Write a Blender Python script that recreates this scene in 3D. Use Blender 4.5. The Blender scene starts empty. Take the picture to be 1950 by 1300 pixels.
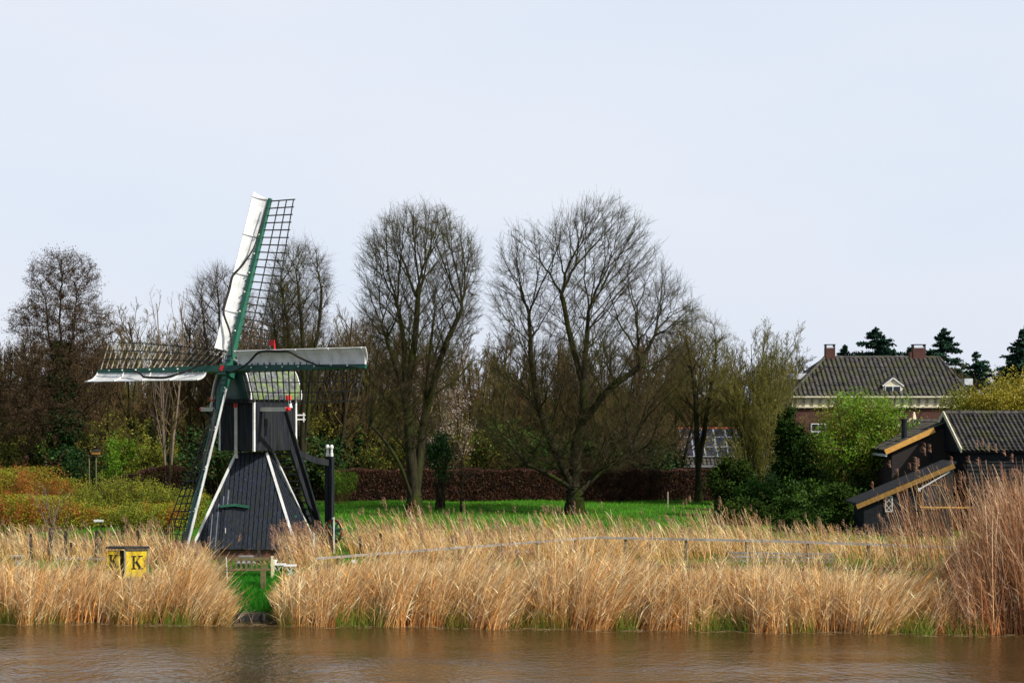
import bpy, math, random
import numpy as np
from mathutils import Vector, Matrix

# ------------------------------------------------------------------ camera, sky, sun
SC = bpy.context.scene
COL = SC.collection
F, CX, HY, CH = 3290.0, 975.0, 780.0, 7.0      # focal length in photo pixels, centre, horizon row, eye height
cam = bpy.data.cameras.new('camera')
cam.sensor_width = 36.0
cam.lens = F / 1950 * 36.0
cam.shift_y = 130.0 / 1950
cam.clip_end = 6000
camo = bpy.data.objects.new('camera', cam)
COL.objects.link(camo)
camo.location = (0, 0, CH)
camo.rotation_euler = (math.radians(90), 0, 0)
SC.camera = camo

SUN_EL, SUN_AZ = math.radians(40), math.radians(58)     # azimuth measured from straight behind the camera to the right
sdir = Vector((math.sin(SUN_AZ) * math.cos(SUN_EL), -math.cos(SUN_AZ) * math.cos(SUN_EL), math.sin(SUN_EL)))
world = bpy.data.worlds.new('World')
SC.world = world
world.use_nodes = True
nt = world.node_tree
bg = nt.nodes['Background']
sky = nt.nodes.new('ShaderNodeTexSky')
sky.sky_type = 'NISHITA'
sky.sun_disc = False
sky.sun_elevation = SUN_EL
sky.sun_rotation = math.pi - SUN_AZ
sky.air_density = 1.0
sky.dust_density = 3.0
sky.ozone_density = 1.5
veil = nt.nodes.new('ShaderNodeMix')                    # a thin even veil of high cloud
veil.data_type = 'RGBA'
geo = nt.nodes.new('ShaderNodeTexCoord')
cmap = nt.nodes.new('ShaderNodeMapping')
cmap.inputs['Scale'].default_value = (1.0, 1.0, 3.5)
nt.links.new(geo.outputs['Generated'], cmap.inputs[0])
cn = nt.nodes.new('ShaderNodeTexNoise')                 # faint streaks of high cloud
cn.inputs['Scale'].default_value = 3.2
cn.inputs['Detail'].default_value = 5
cn.inputs['Roughness'].default_value = 0.45
nt.links.new(cmap.outputs[0], cn.inputs['Vector'])
cr0 = nt.nodes.new('ShaderNodeValToRGB')
cr0.color_ramp.elements[0].position = 0.32
cr0.color_ramp.elements[1].position = 0.68
cr0.color_ramp.elements[0].color = (0.675, 0.735, 0.85, 1)
cr0.color_ramp.elements[1].color = (0.735, 0.775, 0.855, 1)
nt.links.new(cn.outputs[0], cr0.inputs[0])
cs = nt.nodes.new('ShaderNodeVectorMath')
cs.operation = 'SCALE'
cs.inputs['Scale'].default_value = 10.0
nt.links.new(cr0.outputs[0], cs.inputs[0])
nt.links.new(cs.outputs[0], veil.inputs[7])
sep = nt.nodes.new('ShaderNodeSeparateXYZ')
nt.links.new(geo.outputs['Generated'], sep.inputs[0])
vr = nt.nodes.new('ShaderNodeMapRange')                 # the veil is thick towards the horizon and thin overhead
vr.interpolation_type = 'SMOOTHSTEP'
vr.inputs['From Min'].default_value = 0.22
vr.inputs['From Max'].default_value = 0.52
vr.inputs['To Min'].default_value = 0.92
vr.inputs['To Max'].default_value = 0.06
nt.links.new(sep.outputs[2], vr.inputs[0])
nt.links.new(vr.outputs[0], veil.inputs[0])
nt.links.new(sky.outputs[0], veil.inputs[6])
nt.links.new(veil.outputs[2], bg.inputs[0])
bg.inputs[1].default_value = 0.1
sun = bpy.data.lights.new('sun', 'SUN')
sun.energy = 5.0
sun.angle = math.radians(0.6)
sun.color = (1.0, 0.95, 0.86)
suno = bpy.data.objects.new('sun', sun)
COL.objects.link(suno)
suno.rotation_euler = sdir.to_track_quat('Z', 'Y').to_euler()
SC.view_settings.view_transform = 'Standard'
SC.view_settings.look = 'None'
SC.view_settings.exposure = 0.2
SC.cycles.max_bounces = 6
SC.cycles.diffuse_bounces = 3

rng = np.random.default_rng(7)
random.seed(7)


def at(px, py, d):
    return Vector(((px - CX) / F * d, d, CH - (py - HY) / F * d))


def gx(px, d):
    return (px - CX) / F * d


def gz(py, d):
    return CH - (py - HY) / F * d


# ------------------------------------------------------------------ materials
def hexc(c):
    return (c[0], c[1], c[2], 1)


MATS = {}


def mat(name, c1, c2=None, scale=4.0, rough=0.8, bump=0.0, bscale=20.0, stretch=(1, 1, 1), metal=0.0,
        objvar=0.0, spec=0.3, detail=5.0, c3=None, s3=1.0, lo=0.35, hi=0.65, transl=None):
    m = bpy.data.materials.new(name)
    m.use_nodes = True
    t = m.node_tree
    n, l = t.nodes, t.links
    p = n['Principled BSDF']
    p.inputs['Roughness'].default_value = rough
    p.inputs['Metallic'].default_value = metal
    p.inputs['Specular IOR Level'].default_value = spec
    if c2 is None:
        c2 = c1
    tc = n.new('ShaderNodeTexCoord')
    mp = n.new('ShaderNodeMapping')
    mp.inputs['Scale'].default_value = stretch
    l.new(tc.outputs['Object'], mp.inputs[0])
    nz = n.new('ShaderNodeTexNoise')
    nz.inputs['Scale'].default_value = scale
    nz.inputs['Detail'].default_value = detail
    l.new(mp.outputs[0], nz.inputs['Vector'])
    cr = n.new('ShaderNodeValToRGB')
    cr.color_ramp.elements[0].position = lo
    cr.color_ramp.elements[1].position = hi
    cr.color_ramp.elements[0].color = hexc(c1)
    cr.color_ramp.elements[1].color = hexc(c2)
    l.new(nz.outputs[0], cr.inputs[0])
    out = cr.outputs[0]
    if c3 is not None:
        nz3 = n.new('ShaderNodeTexNoise')
        nz3.inputs['Scale'].default_value = s3
        nz3.inputs['Detail'].default_value = 4
        l.new(mp.outputs[0], nz3.inputs['Vector'])
        r3 = n.new('ShaderNodeValToRGB')
        r3.color_ramp.elements[0].position = 0.48
        r3.color_ramp.elements[1].position = 0.62
        l.new(nz3.outputs[0], r3.inputs[0])
        mx = n.new('ShaderNodeMix')
        mx.data_type = 'RGBA'
        l.new(r3.outputs[0], mx.inputs[0])
        l.new(out, mx.inputs[6])
        mx.inputs[7].default_value = hexc(c3)
        out = mx.outputs[2]
    if objvar:
        oi = n.new('ShaderNodeObjectInfo')
        hs = n.new('ShaderNodeHueSaturation')
        a = n.new('ShaderNodeMapRange')
        a.inputs['To Min'].default_value = 1 - objvar
        a.inputs['To Max'].default_value = 1 + objvar
        l.new(oi.outputs['Random'], a.inputs[0])
        l.new(a.outputs[0], hs.inputs['Value'])
        b = n.new('ShaderNodeMapRange')
        b.inputs['To Min'].default_value = 0.5 + objvar * 0.05
        b.inputs['To Max'].default_value = 0.5 - objvar * 0.05
        mm = n.new('ShaderNodeMath')
        mm.operation = 'MULTIPLY'
        mm.inputs[1].default_value = 7.31
        fr = n.new('ShaderNodeMath')
        fr.operation = 'FRACT'
        l.new(oi.outputs['Random'], mm.inputs[0])
        l.new(mm.outputs[0], fr.inputs[0])
        l.new(fr.outputs[0], b.inputs[0])
        l.new(b.outputs[0], hs.inputs['Hue'])
        l.new(out, hs.inputs['Color'])
        out = hs.outputs[0]
    l.new(out, p.inputs['Base Color'])
    if bump:
        bz = n.new('ShaderNodeTexNoise')
        bz.inputs['Scale'].default_value = bscale
        bz.inputs['Detail'].default_value = 6
        l.new(mp.outputs[0], bz.inputs['Vector'])
        bp = n.new('ShaderNodeBump')
        bp.inputs['Strength'].default_value = bump
        bp.inputs['Distance'].default_value = 0.05
        l.new(bz.outputs[0], bp.inputs['Height'])
        l.new(bp.outputs[0], p.inputs['Normal'])
    if transl:
        tr = n.new('ShaderNodeBsdfTranslucent')
        l.new(out, tr.inputs['Color'])
        ms = n.new('ShaderNodeMixShader')
        ms.inputs[0].default_value = transl
        l.new(p.outputs[0], ms.inputs[1])
        l.new(tr.outputs[0], ms.inputs[2])
        l.new(ms.outputs[0], n['Material Output'].inputs[0])
    MATS[name] = m
    return m


def attr_mat(name, rough=0.7, transl=0.25, sat=1.0):
    m = bpy.data.materials.new(name)
    m.use_nodes = True
    t = m.node_tree
    n, l = t.nodes, t.links
    p = n['Principled BSDF']
    p.inputs['Roughness'].default_value = rough
    p.inputs['Specular IOR Level'].default_value = 0.25
    a = n.new('ShaderNodeAttribute')
    a.attribute_name = 'tone'
    l.new(a.outputs['Color'], p.inputs['Base Color'])
    tr = n.new('ShaderNodeBsdfTranslucent')
    l.new(a.outputs['Color'], tr.inputs['Color'])
    ms = n.new('ShaderNodeMixShader')
    ms.inputs[0].default_value = transl
    l.new(p.outputs[0], ms.inputs[1])
    l.new(tr.outputs[0], ms.inputs[2])
    l.new(ms.outputs[0], n['Material Output'].inputs[0])
    MATS[name] = m
    return m


def brick_mat(name, c1, c2, mortar, scale=1.0):
    m = bpy.data.materials.new(name)
    m.use_nodes = True
    t = m.node_tree
    n, l = t.nodes, t.links
    p = n['Principled BSDF']
    p.inputs['Roughness'].default_value = 0.85
    tc = n.new('ShaderNodeTexCoord')
    sp = n.new('ShaderNodeSeparateXYZ')
    l.new(tc.outputs['Object'], sp.inputs[0])
    ad = n.new('ShaderNodeMath')
    ad.operation = 'ADD'
    l.new(sp.outputs[0], ad.inputs[0])
    l.new(sp.outputs[1], ad.inputs[1])
    cb = n.new('ShaderNodeCombineXYZ')
    l.new(ad.outputs[0], cb.inputs[0])
    l.new(sp.outputs[2], cb.inputs[1])
    b = n.new('ShaderNodeTexBrick')
    b.inputs['Scale'].default_value = scale
    b.inputs['Color1'].default_value = hexc(c1)
    b.inputs['Color2'].default_value = hexc(c2)
    b.inputs['Mortar'].default_value = hexc(mortar)
    b.inputs['Brick Width'].default_value = 0.22
    b.inputs['Row Height'].default_value = 0.065
    b.inputs['Mortar Size'].default_value = 0.008
    l.new(cb.outputs[0], b.inputs['Vector'])
    nz = n.new('ShaderNodeTexNoise')
    nz.inputs['Scale'].default_value = 3
    l.new(tc.outputs['Object'], nz.inputs['Vector'])
    mx = n.new('ShaderNodeMix')
    mx.data_type = 'RGBA'
    mx.blend_type = 'MULTIPLY'
    mx.inputs[0].default_value = 0.6
    l.new(b.outputs[0], mx.inputs[6])
    l.new(nz.outputs[0], mx.inputs[7])
    l.new(mx.outputs[2], p.inputs['Base Color'])
    MATS[name] = m
    return m


black = mat('tarred_wood', (.008, .009, .013), (.018, .021, .030), scale=1.2, stretch=(6, 6, .6), rough=.6, bump=.15, bscale=30, spec=.12, c3=(.024, .026, .024), s3=1.6)
blackb = mat('black_boards', (.006, .007, .010), (.016, .018, .022), scale=3, stretch=(.6, 1, 6), rough=.7, bump=.3, bscale=20, spec=.1)
plank = mat('weathered_black_planks', (.009, .012, .020), (.032, .040, .060), scale=1.6, stretch=(14, 14, .2), rough=.55, bump=.2, bscale=30, spec=.15,
            c3=(.022, .026, .022), s3=.8)
white = mat('white_paint', (.60, .61, .60), (.70, .70, .68), scale=2, rough=.5, c3=(.52, .53, .50), s3=2.5)
green = mat('green_paint', (.012, .085, .052), (.020, .115, .070), scale=3, rough=.35, spec=.5)
dgreen = mat('dark_green_paint', (.004, .030, .024), (.006, .042, .032), scale=3, rough=.35, spec=.5)
red = mat('red_paint', (.55, .01, .015), (.65, .02, .02), rough=.4)
lattice = mat('dark_lattice_wood', (.014, .016, .013), (.035, .034, .026), scale=5, rough=.7)
palewood = mat('pale_weathered_sunlit_wood', (.22, .20, .14), (.36, .33, .25), scale=5, rough=.8)  # weathered wood; doubles as painted sunlight on the left sail's bars
cloth = mat('furled_sailcloth', (.010, .009, .008), (.028, .025, .022), scale=9, rough=.8, bump=.4)
lichen = mat('grey_felt_with_lichen', (.04, .045, .05), (.17, .18, .18), scale=7, rough=.75, c3=(.15, .21, .07), s3=2.6, bump=.3, detail=8)
cream = mat('cream_paint', (.55, .50, .36), (.66, .61, .46), scale=3, rough=.5)
golden = mat('golden_green_buds', (.14, .19, .010), (.28, .27, .016), scale=2, rough=.6, transl=.3, objvar=.15)
rustl = mat('rust_orange_buds', (.34, .085, .012), (.42, .19, .02), scale=2, rough=.6, transl=.3)
orange = mat('ochre_paint', (.50, .25, .05), (.62, .33, .08), scale=6, rough=.5)
palewd = mat('pale_verge_board', (.66, .52, .34), (.78, .64, .44), scale=6, rough=.6)
tile = mat('weathered_grey_pantiles', (.010, .009, .009), (.095, .086, .078), scale=2.6, rough=.8, bump=.3, bscale=15, lo=.3, hi=.7, detail=9, c3=(.060, .062, .028), s3=1.4)
redtile = mat('red_ridge_tile', (.20, .045, .018), (.32, .07, .03), rough=.8)
brick = brick_mat('dark_red_brick', (.115, .026, .016), (.075, .018, .012), (.09, .05, .035))
brick2 = brick_mat('mill_foot_brick', (.20, .055, .03), (.12, .035, .022), (.16, .12, .09))
brick3 = brick_mat('brown_brick', (.022, .010, .007), (.014, .007, .006), (.016, .013, .011))
glass = mat('dark_window_glass', (.010, .013, .020), rough=.08, spec=.6)
zinc = mat('zinc_sheet', (.45, .47, .50), (.60, .62, .65), rough=.4, scale=3)
solar = mat('solar_panel', (.012, .016, .035), (.02, .025, .05), rough=.15, spec=.6)
yellow = mat('yellow_sign_paint', (.55, .40, .01), (.70, .54, .03), scale=7, rough=.55, stretch=(1, 1, .4), c3=(.36, .22, .02), s3=5)
letter = mat('black_lettering', (.012, .010, .008), rough=.6)
oldwood = mat('old_brown_wood', (.10, .075, .045), (.20, .16, .10), scale=5, stretch=(1, 1, 5), rough=.8)
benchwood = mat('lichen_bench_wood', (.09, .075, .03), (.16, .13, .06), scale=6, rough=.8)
benchlit = mat('sunlit_bench_wood', (.48, .42, .24), (.58, .52, .33), scale=6, rough=.8)  # lit copy of the bench wood, sunshine painted on the right end
postwood = mat('dark_post_wood', (.018, .017, .016), (.05, .045, .04), scale=6, rough=.85, bump=.4)
railwood = mat('grey_rail_wood', (.20, .18, .16), (.36, .33, .30), scale=5, stretch=(.5, 1, 3), rough=.85)
bark_moss = mat('mossy_bark', (0.016, 0.014, 0.009), (0.036, 0.031, 0.018), spec=.05, scale=6, stretch=(1, 1, .3), rough=.9, bump=.6, bscale=12, c3=(.030, .038, .008), s3=1.3)
bark_dark = mat('dark_bark', (0.018, 0.014, 0.01), (0.038, 0.028, 0.018), spec=.05, scale=5, rough=.9, bump=.4, objvar=.15, c3=(.030, .036, .012), s3=.9)
twig_grey = mat('grey_brown_twigs', (0.058, 0.042, 0.03), (0.09, 0.064, 0.046), spec=.05, scale=2, rough=.8, objvar=.1)
twig_moss = mat('mossy_brown_twigs', (0.048, 0.036, 0.02), (0.08, 0.06, 0.034), spec=.05, scale=2, rough=.8, c3=(.070, .068, .016), s3=.35)
twig_olive = mat('olive_twigs', (.072, .066, .018), (.130, .115, .034), spec=.05, scale=1, rough=.8, objvar=.2)
twig_brown = mat('brown_twigs', (.072, .050, .022), (.130, .088, .040), spec=.05, scale=1, rough=.8, objvar=.28)
twig_pale = mat('pale_twigs', (0.11, 0.08, 0.06), (0.17, 0.125, 0.095), spec=.05, scale=2, rough=.8)
twig_red = mat('red_twigs', (.20, .045, .015), (.28, .09, .02), scale=1, rough=.7)
ivy = mat('ivy_leaves', (.008, .026, .006), (.022, .060, .010), scale=3, rough=.6, spec=.15, objvar=.2)
evergreen = mat('dark_evergreen_leaves', (.010, .024, .004), (.030, .058, .008), scale=2, rough=.75, spec=.04, objvar=.25)
laurel = mat('laurel_leaves', (.018, .052, .006), (.050, .125, .010), scale=1.2, rough=.55, spec=.2, objvar=.25, transl=.2)
lime = mat('fresh_lime_leaves', (.105, .235, .010), (.19, .34, .018), scale=2, rough=.5, transl=.4)
olivel = mat('young_olive_leaves', (.125, .150, .010), (.26, .245, .020), scale=2, rough=.5, transl=.3)
yellowl = mat('yellow_willow_leaves', (.26, .22, .015), (.36, .30, .03), scale=.7, rough=.5, transl=.35)
conif = mat('conifer_needles', (.007, .026, .016), (.022, .055, .030), scale=1.5, rough=.8, spec=.08, objvar=.2)
blossom = mat('pale_pink_blossom', (.50, .39, .37), (.66, .57, .55), scale=2, rough=.6, transl=.3)
copper = mat('copper_beech_leaves', (.030, .012, .006), (.080, .030, .014), scale=1.5, rough=.6, detail=8, transl=.15)
brownl = mat('brown_catkins', (.12, .07, .03), (.18, .10, .05), scale=2, rough=.7, objvar=.2)
tone = attr_mat('dry_reed')
tone2 = attr_mat('fresh_grass', transl=.35)

# ------------------------------------------------------------------ mesh helpers
def tag(o, label=None, cat=None, group=None, kind=None):
    if label:
        o['label'] = label
    if cat:
        o['category'] = cat
    if group:
        o['group'] = group
    if kind:
        o['kind'] = kind
    return o


def thing(name, loc, label, cat, group=None):
    o = bpy.data.objects.new(name, None)
    o.empty_display_size = .3
    COL.objects.link(o)
    o.location = loc
    return tag(o, label, cat, group)


def origin_of(p):
    v = Vector((0, 0, 0))
    while p is not None:
        v += p.location
        p = p.parent
    return v


def link(name, me, m, parent=None, loc=None):
    o = bpy.data.objects.new(name, me)
    if m is not None:
        me.materials.append(m)
    COL.objects.link(o)
    if parent is not None:
        o.parent = parent
    elif loc is not None:
        o.location = loc
    return o


def np_mesh(name, V, Q, m, parent=None, loc=None, smooth=False, colors=None, tris=False):
    """V (n,3) world coordinates, Q (k,4) or (k,3) faces."""
    V = np.asarray(V, dtype=np.float64)
    off = origin_of(parent) if parent is not None else Vector(loc or (0, 0, 0))
    V = V - np.array(off)
    me = bpy.data.meshes.new(name)
    Q = np.asarray(Q, dtype=np.int32)
    k = Q.shape[1]
    me.vertices.add(len(V))
    me.vertices.foreach_set('co', V.astype(np.float32).ravel())
    me.loops.add(Q.size)
    me.loops.foreach_set('vertex_index', Q.ravel())
    me.polygons.add(len(Q))
    me.polygons.foreach_set('loop_start', np.arange(0, Q.size, k, dtype=np.int32))
    me.polygons.foreach_set('loop_total', np.full(len(Q), k, dtype=np.int32))
    if smooth:
        me.polygons.foreach_set('use_smooth', np.ones(len(Q), dtype=bool))
    me.update(calc_edges=True)
    if colors is not None:
        a = me.color_attributes.new('tone', 'FLOAT_COLOR', 'POINT')
        c = np.ones((len(V), 4), dtype=np.float32)
        c[:, :3] = colors
        a.data.foreach_set('color', c.ravel())
    return link(name, me, m, parent, loc)


class MB:
    def __init__(s):
        s.v, s.f = [], []

    def add(s, vs, fs):
        b = len(s.v)
        s.v += [tuple(v) for v in vs]
        s.f += [tuple(b + i for i in f) for f in fs]
        return s

    def box(s, c, size, ax=None):
        X, Y, Z = ax if ax else (Vector((1, 0, 0)), Vector((0, 1, 0)), Vector((0, 0, 1)))
        c = Vector(c)
        h = [q / 2 for q in size]
        vs = [c + X * (h[0] * i) + Y * (h[1] * j) + Z * (h[2] * k) for i in (-1, 1) for j in (-1, 1) for k in (-1, 1)]
        return s.add(vs, [(0, 1, 3, 2), (4, 6, 7, 5), (0, 4, 5, 1), (2, 3, 7, 6), (0, 2, 6, 4), (1, 5, 7, 3)])

    def beam(s, a, b, w, t=None, side=None, w2=None):
        a, b = Vector(a), Vector(b)
        t = t if t is not None else w
        d = (b - a).normalized()
        up = Vector(side) if side is not None else Vector((0, 0, 1))
        x = up - d * up.dot(d)
        if x.length < 1e-4:
            x = Vector((1, 0, 0)) - d * d.x
        x.normalize()
        y = d.cross(x)
        w2 = w2 or w
        r = w2 / w
        vs = []
        for p, k in ((a, 1), (b, r)):
            vs += [p + x * (i * w / 2 * k) + y * (j * t / 2 * k) for i, j in ((-1, -1), (1, -1), (1, 1), (-1, 1))]
        return s.add(vs, [(0, 3, 2, 1), (4, 5, 6, 7), (0, 1, 5, 4), (1, 2, 6, 5), (2, 3, 7, 6), (3, 0, 4, 7)])

    def tube(s, pts, r, n=8, cap=True):
        pts = [Vector(p) for p in pts]
        rs = r if isinstance(r, (list, tuple)) else [r] * len(pts)
        b = len(s.v)
        px = None
        for i, p in enumerate(pts):
            d = (pts[min(i + 1, len(pts) - 1)] - pts[max(i - 1, 0)]).normalized()
            x = px if px is not None else (Vector((0, 0, 1)) if abs(d.z) < .9 else Vector((1, 0, 0)))
            x = (x - d * x.dot(d)).normalized()
            px = x
            y = d.cross(x)
            for k in range(n):
                a = 2 * math.pi * k / n
                s.v.append(tuple(p + x * (math.cos(a) * rs[i]) + y * (math.sin(a) * rs[i])))
        for i in range(len(pts) - 1):
            for k in range(n):
                s.f.append((b + i * n + k, b + i * n + (k + 1) % n, b + (i + 1) * n + (k + 1) % n, b + (i + 1) * n + k))
        if cap:
            s.f.append(tuple(b + k for k in range(n))[::-1])
            s.f.append(tuple(b + (len(pts) - 1) * n + k for k in range(n)))
        return s

    def poly(s, pts, thick):
        """extrude a planar polygon by vector thick"""
        pts = [Vector(p) for p in pts]
        t = Vector(thick)
        n = len(pts)
        vs = pts + [p + t for p in pts]
        fs = [tuple(range(n))[::-1], tuple(range(n, 2 * n))]
        fs += [(i, (i + 1) % n, n + (i + 1) % n, n + i) for i in range(n)]
        return s.add(vs, fs)

    def build(s, name, m, parent=None, loc=None, smooth=False):
        off = origin_of(parent) if parent is not None else Vector(loc or (0, 0, 0))
        me = bpy.data.meshes.new(name)
        me.from_pydata([(v[0] - off.x, v[1] - off.y, v[2] - off.z) for v in s.v], [], s.f)
        if smooth:
            for p in me.polygons:
                p.use_smooth = True
        me.update()
        return link(name, me, m, parent, loc)


def kids(o):
    return list(o.children)


def copy_tree(o, parent=None):
    c = o.copy()
    COL.objects.link(c)
    c.parent = parent
    for ch in kids(o):
        copy_tree(ch, c)
    return c


def norm(a):
    return a / np.maximum(np.linalg.norm(a, axis=-1, keepdims=True), 1e-9)


def seg_mesh(P0, P1, R0, R1, n):
    """frustums for every segment, numpy"""
    d = norm(P1 - P0)
    ref = np.where(np.abs(d[:, 2:3]) < .9, np.array([[0, 0, 1.]]), np.array([[1., 0, 0]]))
    x = norm(np.cross(d, ref))
    y = np.cross(d, x)
    a = np.arange(n) * 2 * np.pi / n
    ring = x[:, None, :] * np.cos(a)[None, :, None] + y[:, None, :] * np.sin(a)[None, :, None]
    A = P0[:, None, :] + ring * R0[:, None, None]
    B = P1[:, None, :] + ring * R1[:, None, None]
    V = np.concatenate([A, B], axis=1).reshape(-1, 3)
    k = np.arange(n)
    q = np.stack([k, (k + 1) % n, (k + 1) % n + n, k + n], axis=1)
    Q = (q[None] + (np.arange(len(P0)) * 2 * n)[:, None, None]).reshape(-1, 4)
    return V, Q


def join_vq(parts):
    V, Q, o = [], [], 0
    for v, q in parts:
        if len(v) == 0:
            continue
        V.append(v)
        Q.append(q + o)
        o += len(v)
    return np.concatenate(V), np.concatenate(Q)


def cards(P, size, rg, up=.0, aspect=1.6):
    """small leaf quads with random orientation at points P"""
    n = len(P)
    a = norm(rg.normal(size=(n, 3)) + np.array([0, 0, up]))
    b = norm(np.cross(a, rg.normal(size=(n, 3))))
    s = (size * rg.uniform(.6, 1.3, n))[:, None]
    a, b = a * s * .5 * aspect, b * s * .5
    V = np.stack([P - a, P + b * .9 - a * .1, P + a, P - b * .9 - a * .1], axis=1).reshape(-1, 3)
    Q = np.arange(4 * n).reshape(n, 4)
    return V, Q


# ------------------------------------------------------------------ trees: space colonisation
def ell_pts(ells, n, rg, hollow=.0):
    out = []
    vol = np.array([e[1][0] * e[1][1] * e[1][2] for e in ells])
    for e, k in zip(ells, (vol / vol.sum() * n).astype(int)):
        u = norm(rg.normal(size=(k, 3)))
        r = rg.uniform(hollow ** 3, 1, k) ** (1 / 3.)
        out.append(np.array(e[0]) + u * r[:, None] * np.array(e[1]))
    return np.concatenate(out)


def union_pts(ells, n, rg, edge=1.2):
    """even sampling of a union of ellipsoids, a little denser towards the outside"""
    C = np.array([e[0] for e in ells])
    R = np.array([e[1] for e in ells])
    lo, hi = (C - R).min(0), (C + R).max(0)
    out = []
    k = 0
    while k < n:
        P = rg.uniform(lo, hi, (n * 3, 3))
        q = np.sqrt((((P[:, None] - C[None]) / R[None]) ** 2).sum(-1)).min(1)
        P = P[(q < 1) & (rg.uniform(0, 1, len(P)) < .35 + .65 * q ** edge)]
        out.append(P)
        k += len(P)
    return np.concatenate(out)[:n]


def colonise(pos, par, A, D=.4, di=6., dk=.8, trop=(0, 0, .3), iters=160, rg=None, jit=.12):
    pos = [np.array(p, float) for p in pos]
    par = list(par)
    nch = [0] * len(pos)
    for p in par:
        if p >= 0:
            nch[p] += 1
    A = A.copy()
    P = np.array(pos)
    d2 = ((A[:, None] - P[None]) ** 2).sum(-1)
    near = d2.argmin(1)
    nd = d2.min(1)
    trop = np.array(trop)
    for it in range(iters):
        if len(A) == 0:
            break
        ok = nd < di * di
        if not ok.any():
            ok = nd <= nd.min() * 1.05
        idx = near[ok]
        dirs = norm(A[ok] - P[idx])
        S = np.zeros_like(P)
        np.add.at(S, idx, dirs)
        act = np.unique(idx)
        act = act[[nch[i] < 4 for i in act]]
        if len(act) == 0:
            break
        nw = norm(norm(S[act]) + trop + rg.normal(size=(len(act), 3)) * jit)
        newp = P[act] + nw * D
        base = len(P)
        for i in act:
            nch[i] += 1
        par += [int(i) for i in act]
        nch += [0] * len(act)
        P = np.concatenate([P, newp])
        dn = ((A[:, None] - newp[None]) ** 2).sum(-1)
        mi = dn.argmin(1)
        mv = dn[np.arange(len(A)), mi]
        b = mv < nd
        near[b] = base + mi[b]
        nd[b] = mv[b]
        keep = nd > dk * dk
        A, near, nd = A[keep], near[keep], nd[keep]
    return P, np.array(par)


def radii(P, par, tip=.011, e=2.35):
    r = np.zeros(len(P))
    for i in range(len(P) - 1, -1, -1):
        if r[i] == 0:
            r[i] = tip ** e
        if par[i] >= 0:
            r[par[i]] += r[i]
    return r ** (1 / e)


def smooth_skel(P, par, fixed, k=2):
    P = P.copy()
    n = len(P)
    for _ in range(k):
        S = np.zeros_like(P)
        c = np.zeros(n)
        m = par >= 0
        np.add.at(S, par[m], P[m])
        np.add.at(c, par[m], 1)
        has = m & (c > 0)
        nb = np.zeros_like(P)
        nb[has] = (S[has] / c[has][:, None] + P[par[has]]) / 2
        has[:fixed] = False
        P[has] = P[has] * .45 + nb[has] * .55
    return P


def twigs(P, par, r, centre, rg, thr=.03, per=2.2, length=.8, up=.25, out=.5, tr=.0075, sub=2):
    m = np.where((r < thr) & (par >= 0))[0]
    k = rg.poisson(per, len(m))
    idx = np.repeat(m, k)
    own = norm(P[idx] - P[par[idx]])
    t = rg.uniform(0, 1, len(idx))[:, None]
    p0 = P[par[idx]] * (1 - t) + P[idx] * t
    o = norm(p0 - np.array(centre))
    d = norm(own * .8 + o * out + np.array([0, 0, up]) + rg.normal(size=p0.shape) * .45)
    L = length * rg.uniform(.35, 1.1, len(idx))[:, None]
    segs = []
    p = p0
    pts = [p0]
    rr = tr * rg.uniform(.8, 1.3, len(idx))
    for j in range(3):
        d = norm(d + np.array([0, 0, up * .25]) + rg.normal(size=d.shape) * .16)
        q = p + d * L / 3
        segs.append((p, q, rr * (1 - .2 * j), rr * (1 - .2 * (j + 1))))
        p = q
        pts.append(q)
    for j in range(sub):
        b = pts[1 + j % 2]
        dd = norm(d + rg.normal(size=d.shape) * .6)
        segs.append((b, b + dd * L * rg.uniform(.25, .5, (len(L), 1)), rr * .75, rr * .5))
    return segs, p


def poly_seed(lines, step=.5):
    """lines: list of (parent_line, t, [points]); returns node lists with interpolated points"""
    pos, par, ends = [], [], []
    for pl, t, pts in lines:
        pts = [np.array(p, float) for p in pts]
        ids = []
        prev = -1
        if pl is not None:
            ids0 = ends[pl]
            prev = ids0[min(len(ids0) - 1, int(t * (len(ids0) - 1)))]
            pts = [pos[prev]] + pts
        else:
            pos.append(pts[0])
            par.append(-1)
            prev = len(pos) - 1
            ids.append(prev)
        for a, b in zip(pts[:-1], pts[1:]):
            n = max(1, int(np.linalg.norm(b - a) / step))
            for j in range(1, n + 1):
                q = a + (b - a) * j / n + np.random.default_rng(len(pos)).normal(size=3) * .035
                pos.append(q)
                par.append(prev)
                prev = len(pos) - 1
                ids.append(prev)
        ends.append(ids)
    return pos, par


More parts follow.
